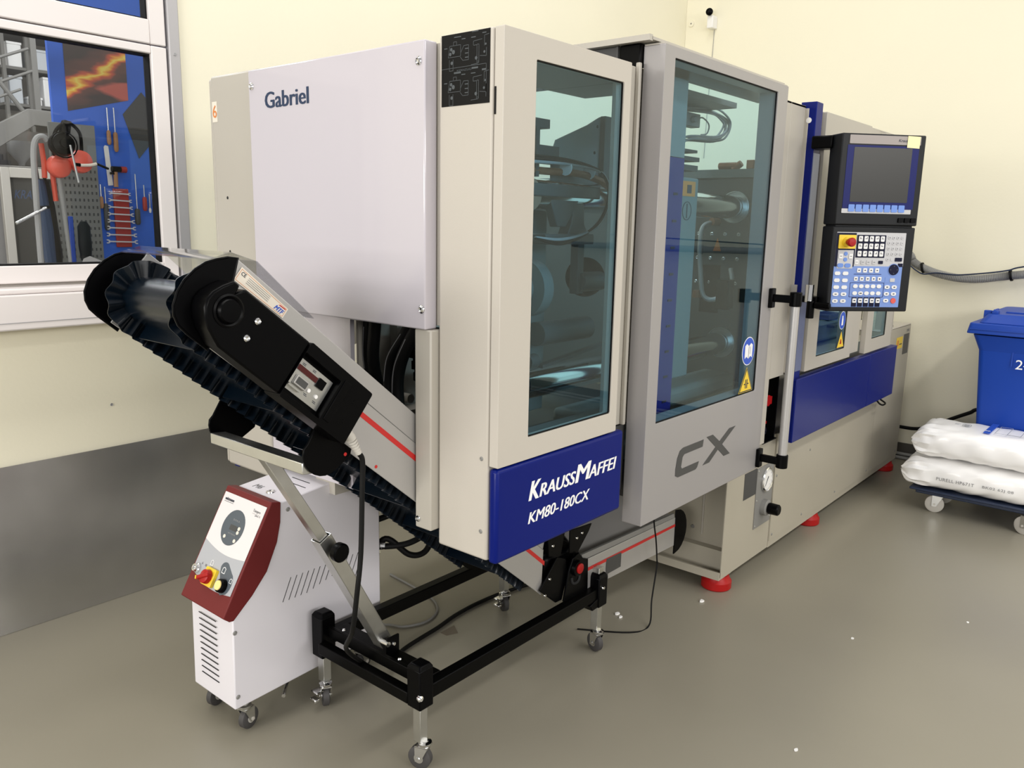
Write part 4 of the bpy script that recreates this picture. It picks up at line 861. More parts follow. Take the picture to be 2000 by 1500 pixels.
for k in range(1, len(LP)): arc.append(arc[-1] + math.hypot(LP[k][0]-LP[k-1][0], LP[k][1]-LP[k-1][1]))
def wave_wall(yc):
    # resample finely
    vs = []; fs = []; L = arc[-1]; N = int(L/0.0035); j = 0
    for i in range(N):
        a = L*i/(N-1)
        while j < len(arc)-2 and arc[j+1] < a: j += 1
        f_ = (a-arc[j])/(arc[j+1]-arc[j] or 1); p, q_ = LP[j], LP[j+1]
        s_, t_, ns, nt = [p[m]*(1-f_)+q_[m]*f_ for m in range(4)]
        w = 0.0095*math.sin(2*math.pi*a/0.030)
        for hgt, th in ((0, -0.0015), (0.037, -0.001), (0.037, 0.001), (0, 0.0015)):
            vs.append(CV(s_+ns*hgt, t_+nt*hgt, yc + w*(0.8+6*hgt) + th))
    for i in range(N-1):
        for m in range(4): fs.append((4*i+m, 4*i+(m+1) % 4, 4*i+4+(m+1) % 4, 4*i+4+m))
    return MB().add(vs, fs)
obj('corrugated_sidewall', wave_wall(1.578), M['belt'], cvr); obj('corrugated_sidewall', wave_wall(1.848), M['belt'], cvr)
k = 0
for a in [i*0.26+0.12 for i in range(6)]:
    s_ = 0.66 - a
    if s_ > -0.76: obj('cleat', MB().prism([(s_-0.002, TC-BR), (s_+0.002, TC-BR), (s_+0.004, TC-BR-0.032), (s_, TC-BR-0.032)], cp(1.595), 0, 0.236), M['belt'], cvr)
    if s_ > -0.76: obj('cleat', MB().prism([(s_-0.002, TC+BR), (s_+0.002, TC+BR), (s_, TC+BR+0.032), (s_-0.004, TC+BR+0.032)], cp(1.595), 0, 0.236), M['belt'], cvr)
obj('head_roller', MB().cyl(CV(RC, TC, 1.545), CV(RC, TC, 1.88), 0.047, n=36), M['dgrey'], cvr)
# drive housing and control box
hb = MB()
hp_ = [(-0.613, 0.118), (-0.808, 0.114), (-0.820, 0.097), (-0.822, 0.113), (-0.838, 0.112), (-0.852, 0.090), (-0.862, 0.068), (-0.864, 0.050), (-0.858, 0.033), (-0.846, 0.018), (-0.826, 0.003), (-0.788, -0.013), (-0.613, -0.015)]
obj('drive_housing', MB().prism(hp_, cp(1.462), 0, 0.054), M['black'], cvr, bevel=0.006, label='black drive housing with round hub')
obj('hub', MB().lathe(CV(-0.813, 0.057, 1.462), (0, -1, 0), [(-0.01, 0.034), (0.002, 0.034), (0.004, 0.030), (0.002, 0.026), (0.004, 0.0245), (0.009, 0.022), (0.010, 0)], 32), M['black'], cvr)
cbx = obj('control_box', MB().ringprism(rrect(-0.6125, -0.394, -0.018, 0.120, 0.005, 2), rrect(-0.6115, -0.492, -0.005, 0.094, 0.002, 2), cp(1.458), 0, 0.058).prism(rect(-0.6115, -0.49, -0.006, 0.095), cp(1.478), 0, 0.03), M['black'], cvr, bevel=0.004, label='black control box with display')
for s_, t_ in ((-0.748, 0.078), (-0.748, 0.036)):
    obj('screw', MB().lathe(CV(s_, t_, 1.462), (0, -1, 0), [(0, 0.0075), (0.003, 0.0075), (0.006, 0.005), (0.003, 0.003), (0.002, 0)], 14), M['chrome'], cvr)
def cb_(name, m, a0, a1, b0, b1, d0, d1, r=0.001, **k): return obj(name, MB().prism(rrect(a0, a1, b0, b1, r, 2), cp(1.478), d0, d1), M[m], cbx, **k)
cb_('display_plate', 'steel', -0.609, -0.497, 0.008, 0.0835, -0.003, -0.0005)
M['dred'] = mat('dark_red_display_window', (70, 14, 14), 0.25)
cb_('display', 'dred', -0.600, -0.538, 0.0575, 0.0700, -0.0045, -0.0028, label='dark red display window')
cb_('rocker_switch', 'black', -0.5365, -0.514, 0.052, 0.0735, -0.007, -0.0028)
cb_('connector', 'alu', -0.5935, -0.5555, 0.0255, 0.0475, -0.012, -0.0028, 0.002, bevel=0.001)
cb_('connector_face', 'dgrey', -0.590, -0.559, 0.029, 0.044, -0.0125, -0.0121)
cb_('connector_latch', 'steel', -0.6085, -0.6015, 0.020, 0.046, -0.014, -0.0028, bevel=0.001)
cb_('connector_latch', 'steel', -0.604, -0.566, 0.016, 0.020, -0.012, -0.0028)
for s_, t_ in ((-0.544, 0.0345), (-0.519, 0.0335)): obj('button', MB().lathe(CV(s_, t_, 1.475), (0, -1, 0), [(0, 0.005), (0.003, 0.0045)], 16), M['white'], cbx)
pr_ = MB()
for a, b_ in ((-0.588, 0.0765), (-0.588, 0.0735), (-0.556, 0.0785), (-0.556, 0.0755), (-0.547, 0.024), (-0.545, 0.021), (-0.516, 0.0225), (-0.515, 0.0195)): pr_.prism(rect(a-0.005, a+0.005, b_-0.0007, b_+0.0007), cp(1.4747), 0, 0.0004)
obj('plate_print', pr_, M['ink'], cbx)
obj('box_ridge', MB().prism(rrect(-0.484, -0.462, 0.0, 0.103, 0.002, 1), cp(1.456), 0, 0.003), M['black'], cbx, bevel=0.001)
for t_ in (0.075, 0.025): obj('screw', MB().lathe(CV(-0.43, t_, 1.458), (0, -1, 0), [(-0.001, 0.005), (0.001, 0.004)], 12), M['blackm'], cbx)
gl0, gl1 = CV(-0.362, 0.012, 1.488), CV(-0.318, -0.006, 1.486)
g_ = MB().cyl(CV(-0.40, 0.02, 1.488), gl0, 0.013, n=16)
for k in range(6): q0 = V(*gl0).lerp(V(*gl1), k/6); q1 = V(*gl0).lerp(V(*gl1), (k+0.6)/6); g_.cyl(q0, q1, 0.0125-0.0008*k, n=16)
g_.cyl(gl0, gl1, 0.008, n=12)
obj('cable_gland', g_, M['wheelgrey'], cvr, label='pale ribbed cable gland')
obj('power_cable', MB().tube([gl1, (1.222, 1.484, 0.93), (1.219, 1.484, 0.85), (1.212, 1.484, 0.70), (1.20, 1.486, 0.60), (1.21, 1.52, 0.48), (1.30, 1.66, 0.34), (1.44, 1.75, 0.20)], 0.0065, n=10, smooth=8), M['rubber'], cvr)
stk = obj('type_label', MB().prism([(-0.812, 0.131), (-0.668, 0.137), (-0.668, 0.161), (-0.812, 0.164)], cp(YN-0.0002), 0, 0.0005), M['stk'], cvr)
obj('label_border', MB().ringprism([(-0.809, 0.134), (-0.671, 0.139), (-0.671, 0.159), (-0.809, 0.161)], [(-0.8083, 0.1347), (-0.6717, 0.1397), (-0.6717, 0.1583), (-0.8083, 0.1603)], cp(YN-0.0007), 0, 0.0003), M['orange'], stk)
text('CE', 'print', CV(-0.805, 0.150, YN-0.0006), CV(1, 0, 0)-CV(0, 0, 0), CV(0, 1, 0)-CV(0, 0, 0), 0.012, 0.008, M['ink'], stk)
text('MTF', 'print', CV(-0.700, 0.141, YN-0.0006), CV(1, 0, 0)-CV(0, 0, 0), CV(0, 1, 0)-CV(0, 0, 0), 0.027, 0.0105, M['bagblue'], stk, bold=0.08, shear=0.3)
obj('label_swoosh', MB().prism([(-0.694, 0.154), (-0.673, 0.155), (-0.673, 0.1572), (-0.690, 0.1565)], cp(YN-0.0008), 0, 0.0003), M['stripe'], stk)
tl = MB()
for k in range(4): tl.prism(rect(-0.785, -0.72, 0.143+0.004*k, 0.1442+0.004*k), cp(YN-0.0007), 0, 0.0003)
obj('label_text', tl, M['wire'], stk)
# hanger plates and cross bar
dp = [(-0.452, -0.002), (-0.445, -0.055)]
for k in range(0, 10): a = R_(200 + 16*k); dp.append((-0.392+0.058*math.cos(a), -0.052+0.052*math.sin(a)))
dp += [(-0.318, -0.018), (-0.325, -0.002)]
for Y0 in (YN-0.012, YF+0.006): obj('hanger_plate', MB().prism(dp, cp(Y0), 0, 0.006), M['black'], cvr, bevel=0.002)
bc = V(*CV(-0.398, -0.095, 0)); 
obj('cross_bar', MB().box(-0.022, 0.022, YN-0.005, YF+0.005, -0.014, 0.014, lambda x, y, z: V(bc.x + x*0.98, y, bc.z + z - x*0.1)), M['steel'], cvr, bevel=0.002)
for p, m in ((CV(-0.335, -0.022, YN-0.0125), 'stripe'), (CV(-0.218, 0.002, YN-0.0002), 'stripe')): obj('red_dot', MB().cyl(p, V(*p)+V(0, -0.0006, 0), 0.0045, n=12), M[m], cvr)
# strut: inner tube, outer channel, clamp knob
obj('strut_tube', MB().sweep(((1.102, 1.71, 0.925), (1.30, 1.71, 0.60)), (0.030, 0.030)), M['steel'], cvr, bevel=0.0015)
q0, q1 = V(1.262, 1.71, 0.665), V(1.475, 1.71, 0.275); dv = (q1-q0).normalized(); up = V(0, 1, 0).cross(dv)
chn = MB()
for (y0, y1, u0, u1) in ((-0.0205, -0.0185, -0.0195, 0.0195), (0.0185, 0.0205, -0.0195, 0.0195), (-0.0205, 0.0205, -0.0205, -0.0188), (-0.0205, 0.0205, 0.0188, 0.0205)):
    chn.box(0, (q1-q0).length, y0, y1, u0, u1, lambda x, y, z: q0 + dv*x + V(0, y, 0) + up*z)
obj('strut_channel', chn, M['steel'], cvr)
obj('clamp_knob', MB().lathe((1.285, 1.688, 0.628), (0, -1, 0), [(0, 0.006), (0.014, 0.006), (0.015, 0.022), (0.018, 0.026), (0.034, 0.0265), (0.038, 0.022)], 20), M['black'], cvr)
obj('strut_pin', MB().cyl((1.452, 1.66, 0.292), (1.452, 1.73, 0.292), 0.008, n=14), M['chrome'], cvr)
obj('strut_foot', MB().box(1.455, 1.50, 1.668, 1.674, 0.235, 0.305), M['black'], cvr)
obj('bolt', MB().lathe((1.478, 1.667, 0.283), (0, -1, 0), [(0, 0.007), (0.004, 0.005)], 12), M['chrome'], cvr)
# trolley frame
for Y0 in (1.487, 1.93): obj('frame_rail', MB().box(1.43, 2.27, Y0-0.0175, Y0+0.0175, 0.205, 0.248), M['blackm'], cvr, bevel=0.003)
obj('frame_rail', MB().box(1.385, 1.415, 1.51, 1.905, 0.197, 0.232), M['blackm'], cvr, bevel=0.003)
obj('frame_rail', MB().box(1.455, 1.505, 1.50, 1.915, 0.222, 0.252), M['blackm'], cvr, bevel=0.003)
obj('frame_rail', MB().box(1.422, 1.434, 1.51, 1.905, 0.24, 0.275), M['blackm'], cvr, bevel=0.002)
for y_ in (1.60, 1.85): obj('bolt', MB().lathe((1.44, y_, 0.275), (0, 0, 1), [(0, 0.006), (0.004, 0.004)], 10), M['chrome'], cvr)
for x, y, z0, z1 in ((1.413, 1.487, 0.192, 0.322), (1.425, 1.93, 0.172, 0.318), (2.272, 1.487, 0.178, 0.300), (2.285, 1.93, 0.178, 0.29)):
    obj('corner_block', MB().box(x-0.026, x+0.026, y-0.026, y+0.026, z0, z1-0.012).add([V(x+a*0.026, y+b_*0.026, z1-0.012) for a, b_ in ((-1, -1), (1, -1), (1, 1), (-1, 1))]+[V(x+a*0.019, y+b_*0.019, z1) for a, b_ in ((-1, -1), (1, -1), (1, 1), (-1, 1))], [(0, 1, 5, 4), (1, 2, 6, 5), (2, 3, 7, 6), (3, 0, 4, 7), (4, 5, 6, 7)]), M['black'], cvr, bevel=0.004)
    obj('leg', MB().box(x-0.014, x+0.014, y-0.014, y+0.014, 0.085, z0+0.004 if x < 2 else z1+0.02), M['steel'], cvr, bevel=0.001)
obj('lock_nut', MB().lathe((1.387, 1.463, 0.235), (-0.3, -1, 0), [(0, 0.009), (0.008, 0.009), (0.012, 0.005)], 12), M['chrome'], cvr)
obj('leg_clamp', MB().prism([(2.20, 0.20), (2.25, 0.215), (2.25, 0.18), (2.215, 0.178)], XZ(1.465), 0, 0.04), M['black'], cvr, bevel=0.003)
obj('bolt', MB().lathe((2.268, 1.46, 0.25), (0, -1, 0), [(0, 0.007), (0.005, 0.005)], 12), M['chrome'], cvr)
for (x, y, a) in ((1.413, 1.487, 110), (1.425, 1.93, 60), (2.272, 1.487, 75), (2.285, 1.93, 65)):
    castor_wheel('castor', cvr, x, y, 0.034, 0.022, R_(a), 0.088, M['tyre'], M['chrome'])
    if (x, y) in ((1.425, 1.93), (2.285, 1.93)):
        obj('brake_pedal', MB().box(x-0.045, x-0.016, y-0.018, y+0.014, 0.058, 0.064).box(x-0.055, x-0.036, y-0.022, y+0.006, 0.034, 0.046), M['chrome'], cvr, bevel=0.004)
# lower joint and horizontal infeed section
def jp(name, pts, m, y0, y1, **k): return obj(name, MB().prism(pts, XZ(0), y0, y1), M[m], cvr, **k)
jp('joint_plate', [(2.057, 0.416), (1.966, 0.327), (2.055, 0.254), (2.09, 0.252), (2.118, 0.33), (2.105, 0.395)], 'black', 1.508, 1.514, bevel=0.002)
jp('joint_plate', [(2.110, 0.350), (2.085, 0.250), (2.226, 0.240), (2.222, 0.362), (2.19, 0.375), (2.165, 0.402), (2.13, 0.392)], 'black', 1.496, 1.504, bevel=0.002)
jp('joint_gusset', [(2.005, 0.495), (2.095, 0.492), (2.075, 0.415), (2.01, 0.432)], 'black', 1.508, 1.513, bevel=0.001)
jp('joint_gusset', [(2.125, 0.490), (2.253, 0.480), (2.235, 0.455), (2.17, 0.393), (2.125, 0.41)], 'black', 1.508, 1.513, bevel=0.001)
for y0, y1 in ((1.8, 1.9),): jp('joint_plate', [(1.97, 0.327), (2.055, 0.254), (2.226, 0.24), (2.24, 0.48), (2.01, 0.49)], 'black', 1.902, 1.908)
obj('joint_cover', MB().box(2.02, 2.20, 1.53, 1.89, 0.30, 0.42), M['black'], cvr, bevel=0.02)
obj('joint_button_ring', MB().lathe((2.150, 1.496, 0.352), (0, -1, 0), [(0, 0.028), (0.012, 0.026), (0.012, 0.018)], 24), M['black'], cvr)
obj('joint_button', MB().lathe((2.155, 1.496, 0.352), (0, -1, 0), [(0, 0.018), (0.016, 0.018), (0.019, 0.013)], 22), M['red'], cvr, label='red round button of the conveyor joint')
obj('joint_slot', MB().tube([(2.125, 1.4955, 0.325), (2.13, 1.4955, 0.305), (2.15, 1.4955, 0.297), (2.168, 1.4955, 0.305), (2.17, 1.4955, 0.322)], 0.005, n=6, smooth=4), M['cutout'], cvr)
for x, z in ((2.03, 0.464), (2.165, 0.452), (2.195, 0.462), (2.018, 0.352), (1.995, 0.302)): obj('screw', MB().lathe((x, 1.508, z), (0, -1, 0), [(0, 0.0055), (0.003, 0.004)], 10), M['chrome'], cvr)
jp('infeed_panel', [(2.227, 0.360), (2.842, 0.343), (2.848, 0.222), (2.36, 0.240), (2.358, 0.262), (2.30, 0.264), (2.227, 0.24)], 'alu', 1.50, 1.504, bevel=0.001)
jp('infeed_flange', [(2.19, 0.384), (2.835, 0.360), (2.842, 0.343), (2.20, 0.362)], 'grey', 1.503, 1.512)
jp('red_stripe', [(2.227, 0.327), (2.843, 0.315), (2.844, 0.304), (2.227, 0.315)], 'stripe', 1.4988, 1.4995)
jp('panel_patch', [(2.342, 0.322), (2.441, 0.318), (2.440, 0.262), (2.342, 0.262)], 'dgrey', 1.4985, 1.4996)
obj('infeed_belt', MB().box(2.20, 2.84, 1.515, 1.885, 0.285, 0.292), M['belt'], cvr)
obj('infeed_guide', MB().prism([(1.54, 0.335), (1.90, 0.58), (1.90, 0.585), (1.54, 0.34)], lambda a, b_, d: V(d, a, b_), 2.26, 2.86).box(2.21, 2.84, 1.90, 1.905, 0.22, 0.585), M['alu'], cvr)
jp('infeed_panel', [(2.2, 0.36), (2.842, 0.35), (2.848, 0.222), (2.2, 0.24)], 'alu', 1.906, 1.909)
eg = [(2.842, 0.375), (2.842, 0.185)]
for k in range(0, 9): a = R_(-70+17.5*k); eg.append((2.855+0.085*math.cos(a), 0.28+0.092*math.sin(a)))
for y0 in (1.497, 1.905): jp('end_guard', eg, 'black', y0, y0+0.006, bevel=0.002)
obj('infeed_roller', MB().cyl((2.86, 1.51, 0.28), (2.86, 1.90, 0.28), 0.05, n=24), M['belt'], cvr)
obj('guide_bracket', MB().box(2.30, 2.44, 1.66, 1.68, 0.50, 0.535).box(2.28, 2.44, 1.55, 1.68, 0.535, 0.538), M['cream2'], cvr)

# loose cables
cz_ = lambda pts, z=0.008: [(x, y, z) for x, y in pts]
tag(obj('power_cable', MB().tube([(1.51, 1.70, 0.255), (1.60, 1.80, 0.15), (1.70, 1.93, 0.02)] + cz_([(1.80, 1.985), (1.90, 2.0), (2.0, 2.01), (2.12, 2.03), (2.25, 2.035), (2.40, 2.02), (2.60, 1.97), (2.75, 1.9), (2.9, 1.95)]), 0.0075, n=8, smooth=6), M['rubber']), 'thick black power cable running over the floor under the conveyor frame', 'cable')
tag(obj('grey_cable', MB().tube(cz_([(1.75, 2.35), (1.80, 2.28), (1.894, 2.167), (1.92, 2.115), (1.996, 2.08), (2.07, 2.095), (2.13, 2.146), (2.17, 2.25), (2.2, 2.5)], 0.006), 0.005, n=8, smooth=6), M['grey']), 'thin grey cable in a loop on the floor behind the frame rail', 'cable')
tag(obj('hanging_wire', MB().tube([(2.579, 1.455, 0.60), (2.579, 1.45, 0.43), (2.605, 1.45, 0.33), (2.62, 1.45, 0.25), (2.622, 1.45, 0.215), (2.58, 1.44, 0.10), (2.55, 1.43, 0.006), (2.46, 1.46, 0.004), (2.35, 1.62, 0.004)], 0.003, n=6, smooth=7), M['rubber']), 'thin black wire hanging from the silver door in front of the conveyor', 'wire')

# ------------------------------------------------------------------ temperature control unit
tc_ = empty('temperature_controller', (1.42, 2.095, 0)); tag(tc_, 'white temperature control cabinet on castors with burgundy sloping control panel', 'cabinet')
Y0, Y1 = 1.982, 2.208
bd = [(1.145, 0.090), (1.70, 0.112), (1.70, 0.72), (1.325, 0.681), (1.318, 0.622), (1.304, 0.562), (1.266, 0.482), (1.215, 0.424), (1.150, 0.368)]
obj('cabinet_body', MB().prism(bd, XZ(Y0), 0, Y1-Y0), M['tcu'], tc_, bevel=0.004)
rd = [(1.119, 0.388), (1.1395, 0.3705), (1.152, 0.369), (1.2155, 0.4255), (1.2665, 0.483), (1.3045, 0.563), (1.3185, 0.622), (1.3215, 0.683), (1.290, 0.690)]
obj('front_bezel', MB().prism(rd, XZ(Y0-0.004), 0, Y1-Y0+0.008), M['burg'], tc_, bevel=0.003, label='burgundy front bezel')
PO = V(1.119, Y1, 0.389); PB = V(1.290-1.119, 0, 0.690-0.389).normalized(); PA = V(0, -1, 0); PNn = PA.cross(PB)
if PNn.x > 0: PNn = -PNn
def TP(a, b, d): return PO + PA*a + PB*b + PNn*d
def tpp(name, pts, m, d0, d1, par=None, **k): return obj(name, MB().prism(pts, TP, d0, d1), M[m] if isinstance(m, str) else m, par or tc_, **k)
low = [(0.004+0.218*i/16, 0.080-0.018*i/16-0.016*math.sin(math.pi*i/16)) for i in range(17)]
mid = [(0.004+0.218*i/16, 0.178-0.012*i/16-0.014*math.sin(math.pi*i/16)) for i in range(17)]
pn = tpp('panel_film', low + [(0.222, 0.328), (0.004, 0.328)], 'panelgrey', 0.0002, 0.0012)
tpp('panel_film', mid + [(0.222, 0.328), (0.004, 0.328)], mat('white_panel_film', (218, 214, 214), 0.4), 0.0013, 0.0016, pn)
tpp('display_field', circ(0.109, 0.2375, 0.0535, 36), 'slate', 0.0017, 0.002, pn)
tpp('display', rect(0.094, 0.130, 0.229, 0.245), 'dred2' if 'dred2' in M else 'dgrey', 0.0022, 0.0026, pn)
for a, b_ in ((0.141, 0.241), (0.141, 0.229), (0.088, 0.206), (0.141, 0.204)): tpp('button', circ(a, b_, 0.0055, 14), 'stk', 0.002, 0.004, pn)
text('SOLL', 'print', TP(0.097, 0.258, 0.0022), PA, PB, 0.036, 0.005, M['wire'], pn); text('WITTMANN', 'print', TP(0.096, 0.217, 0.0022), PA, PB, 0.038, 0.004, M['wire'], pn)
text('wittmann', 'print', TP(0.016, 0.305, 0.0018), PA, PB, 0.048, 0.009, M['ink'], pn, bold=0.09); tpp('print', rect(0.016, 0.064, 0.3005, 0.3017), 'ink', 0.0017, 0.002, pn)
text('Tempro', 'print', TP(0.168, 0.3, 0.0018), PA, PB, 0.036, 0.011, M['greyink'], pn); text('plus C', 'print', TP(0.185, 0.291, 0.0018), PA, PB, 0.026, 0.006, M['greyink'], pn); tpp('print', rect(0.168, 0.204, 0.2975, 0.2983), 'greyink', 0.0017, 0.002, pn)
blob = [(0.150+0.020*math.cos(R_(a)), 0.124+0.018*math.sin(R_(a))) for a in range(60, 200, 20)] + [(0.136, 0.108), (0.152, 0.085), (0.155, 0.062), (0.176, 0.052)] + [(0.186+0.022*math.cos(R_(a)), 0.088+0.032*math.sin(R_(a))) for a in range(-60, 100, 20)]
tpp('button_field', blob, 'slate', 0.0014, 0.002, pn)
def icon(a, b_, s, m):
    q = MB().ringprism([(a-s, b_-s*1.1), (a+s, b_-s*1.1), (a+s, b_+s*0.7), (a+s*0.3, b_+s*1.2), (a-s*0.3, b_+s*1.2), (a-s, b_+s*0.7)], [(a-s*0.8, b_-s*0.9), (a+s*0.8, b_-s*0.9), (a+s*0.8, b_+s*0.6), (a+s*0.2, b_+s), (a-s*0.2, b_+s), (a-s*0.8, b_+s*0.6)], TP, 0.0021, 0.0025)
    obj('icon', q, M[m], pn)
icon(0.084, 0.122, 0.007, 'whiteink'); icon(0.150, 0.118, 0.008, 'whiteink'); icon(0.199, 0.100, 0.006, 'whiteink')
tpp('icon', [(0.036, 0.106), (0.042, 0.106), (0.039, 0.113)], 'greyink', 0.0014, 0.002, pn); tpp('icon', rect(0.055, 0.063, 0.104, 0.111), 'greyink', 0.0014, 0.002, pn)
sw = obj('main_switch_plate', MB().prism(rrect(0.079, 0.131, 0.058, 0.110, 0.004), TP, 0.001, 0.012), M['yellow'], tc_, bevel=0.001)
obj('main_switch_knob', MB().lathe(TP(0.103, 0.083, 0.012), PNn, [(0, 0.021), (0.014, 0.020), (0.016, 0.017)], 22), M['red'], sw)
obj('main_switch_knob', MB().prism([(0.082, 0.066), (0.128, 0.089), (0.124, 0.099), (0.077, 0.077)], TP, 0.016, 0.034), M['red'], sw, bevel=0.003, label='red rotary grip')
obj('grip_mark', MB().prism([(0.0805, 0.0665), (0.0845, 0.0685), (0.080, 0.0775), (0.076, 0.0755)], TP, 0.0165, 0.035), M['yellow'], sw)
obj('push_button_ring', MB().lathe(TP(0.174, 0.078, 0.001), PNn, [(0, 0.02), (0.014, 0.0195), (0.018, 0.016)], 22), M['black'], tc_)
obj('push_button', MB().lathe(TP(0.174, 0.078, 0.018), PNn, [(0, 0.0145), (0.004, 0.0135)], 20), mat('pale_amber_button', (238, 214, 140), 0.35), tc_, label='pale amber round push button')
obj('socket', MB().lathe(TP(0.027, 0.09, 0.001), PNn, [(0, 0.014), (0.006, 0.014), (0.008, 0.011), (0.015, 0.0105), (0.015, 0.007), (0.010, 0.006)], 20), M['chrome'], tc_)
for k in range(11):
    z = 0.342 - k*0.0195; y0_ = Y1-0.050; sl = obj('vent_slot', MB().box(1.1435, 1.1452, y0_-0.095-0.000*k, y0_, z-0.0011, z+0.0011), M['cutout'], tc_)
for k in range(14):
    x = 1.348 + 0.0215*k; z1_ = 0.437; h_ = 0.07*(1 if k < 5 else max(0.30, 1-(k-4)*0.085)) if k < 9 else 0.03 + 0.012*(k-9)
    ztop = 0.437 if k < 9 else 0.437+0.0*k; b_ = 0.45
    obj('vent_slot', MB().prism([(x, ztop), (x+0.0022, ztop), (x+0.0022-h_*b_, ztop-h_), (x-h_*b_, ztop-h_)], XZ(Y0-0.0006), 0, 0.001), M['cutout'], tc_)
for x, z in ((1.347, 0.653), (1.156, 0.330), (1.156, 0.128), (1.68, 0.15)): screw(x, Y0, z, (0, -1, 0), 0.0055, tc_, 'grey')
zt2 = 0.689
def topz(x): return 0.681 + (x-1.325)*(0.72-0.681)/(1.70-1.325)
def TT(x, y, d): return V(x, y, topz(x)+d)
obj('lock', MB().lathe(TT(1.352, 2.075, 0), (0, 0, 1), [(0, 0.014), (0.003, 0.013), (0.004, 0.009), (0.002, 0.008)], 20), M['chrome'], tc_)
text('M6', 'marking', tuple(TT(1.345, 2.165, 0.0004)), (0, -1, 0), (1, 0, 0.104), 0.042, 0.022, M['greyink'], tc_, shear=0.2)
for (x, ya, yb) in ((1.43, 2.10, 2.01), (1.46, 2.12, 2.03), (1.53, 2.15, 2.06), (1.60, 2.14, 2.08)):
    obj('vent_slot', MB().prism([(x, ya), (x+0.003, ya), (x+0.003, yb), (x, yb)], TT, 0.0001, 0.0006), M['cutout'], tc_)
for (x, y) in ((1.20, 2.005), (1.20, 2.185), (1.64, 2.005), (1.64, 2.185)): castor_wheel('castor', tc_, x, y, 0.033, 0.022, R_(15), 0.10, M['tyre'], M['steel'])
obj('base_rail', MB().box(1.25, 1.66, Y0+0.03, Y1-0.03, 0.085, 0.10), M['dgrey'], tc_)
obj('drain_pipe', MB().cyl((1.36, 2.03, 0.075), (1.30, 1.97, 0.07), 0.006, n=10), M['chrome'], tc_)
for i, (pts) in enumerate(([(1.70, 2.03, 0.42), (1.73, 2.00, 0.415), (1.80, 1.95, 0.42), (1.88, 1.93, 0.45), (1.97, 1.93, 0.52), (2.05, 1.96, 0.66)],
        [(1.70, 2.04, 0.36), (1.74, 2.00, 0.44), (1.80, 1.95, 0.38), (1.85, 1.93, 0.375), (1.885, 1.93, 0.41), (1.90, 1.93, 0.50), (1.91, 1.96, 0.66)], [(1.70, 2.04, 0.50), (1.76, 2.0, 0.52), (1.84, 1.96, 0.57), (1.9, 1.96, 0.68)])):
    obj('water_hose', MB().tube(pts, 0.0105, n=10, smooth=8), M['rubber'], tc_)
obj('hose_fitting', MB().cyl((1.70, 2.032, 0.42), (1.735, 1.996, 0.417), 0.013, n=10).cyl((1.70, 2.04, 0.37), (1.72, 2.015, 0.40), 0.013, n=10), M['chrome'], tc_)

# ------------------------------------------------------------------ workshop seen through the window
BY = 3.90  # workshop items placed from image pixels on assumed depth planes
tb = empty('tool_board', (1.9, BY, 1.0)); tag(tb, 'blue painted tool board standing behind the window', 'tool board')
box('board', 1.540, 2.45, BY, BY+0.02, 0.0, 2.60, M['boardblue'], tb)
pg = empty('perforated_board', (1.62, 3.86, 1.0)); tag(pg, 'grey perforated panel mounted low on the blue board', 'pegboard')
box('panel', 1.50, 1.695, 3.862, 3.87, 0.9, 1.885, M['peg'], pg, bevel=0.002)
hl = MB()
for i in range(10):
    for j in range(16): hl.box(1.515+0.0185*i-0.003, 1.515+0.0185*i+0.003, 3.8605, 3.8618, 1.22+0.031*j-0.006, 1.22+0.031*j+0.006)
obj('holes', hl, M['dgrey'], pg, kind='stuff')
po = MB().box(-0.137, 0.137, -0.0006, 0.0006, 0, 0.29); me = bpy.data.meshes.new('poster')
po = MB().box(1.603, 1.872, BY-0.0022, BY-0.0008, 1.94, 2.232, lambda x, y, z: V(x, y, z + (x-1.6)*0.28*(1 if z < 2.1 else 0)))
tag(obj('sunset_poster', po, M['poster']), 'sunset sky poster in orange and brown at the top of the blue board', 'poster')
tag(obj('dark_sheet', MB().prism([(1.842, 1.952), (1.935, 2.06), (2.05, 1.93), (1.905, 1.760)], XZ(BY-0.003), 0, 0.0015), M['dgrey']), 'dark grey square sheet hung on its corner on the blue board', 'sheet')
M['wrench'] = mat('polished_wrench_steel', (220, 220, 224), 0.3, metal=0.3)
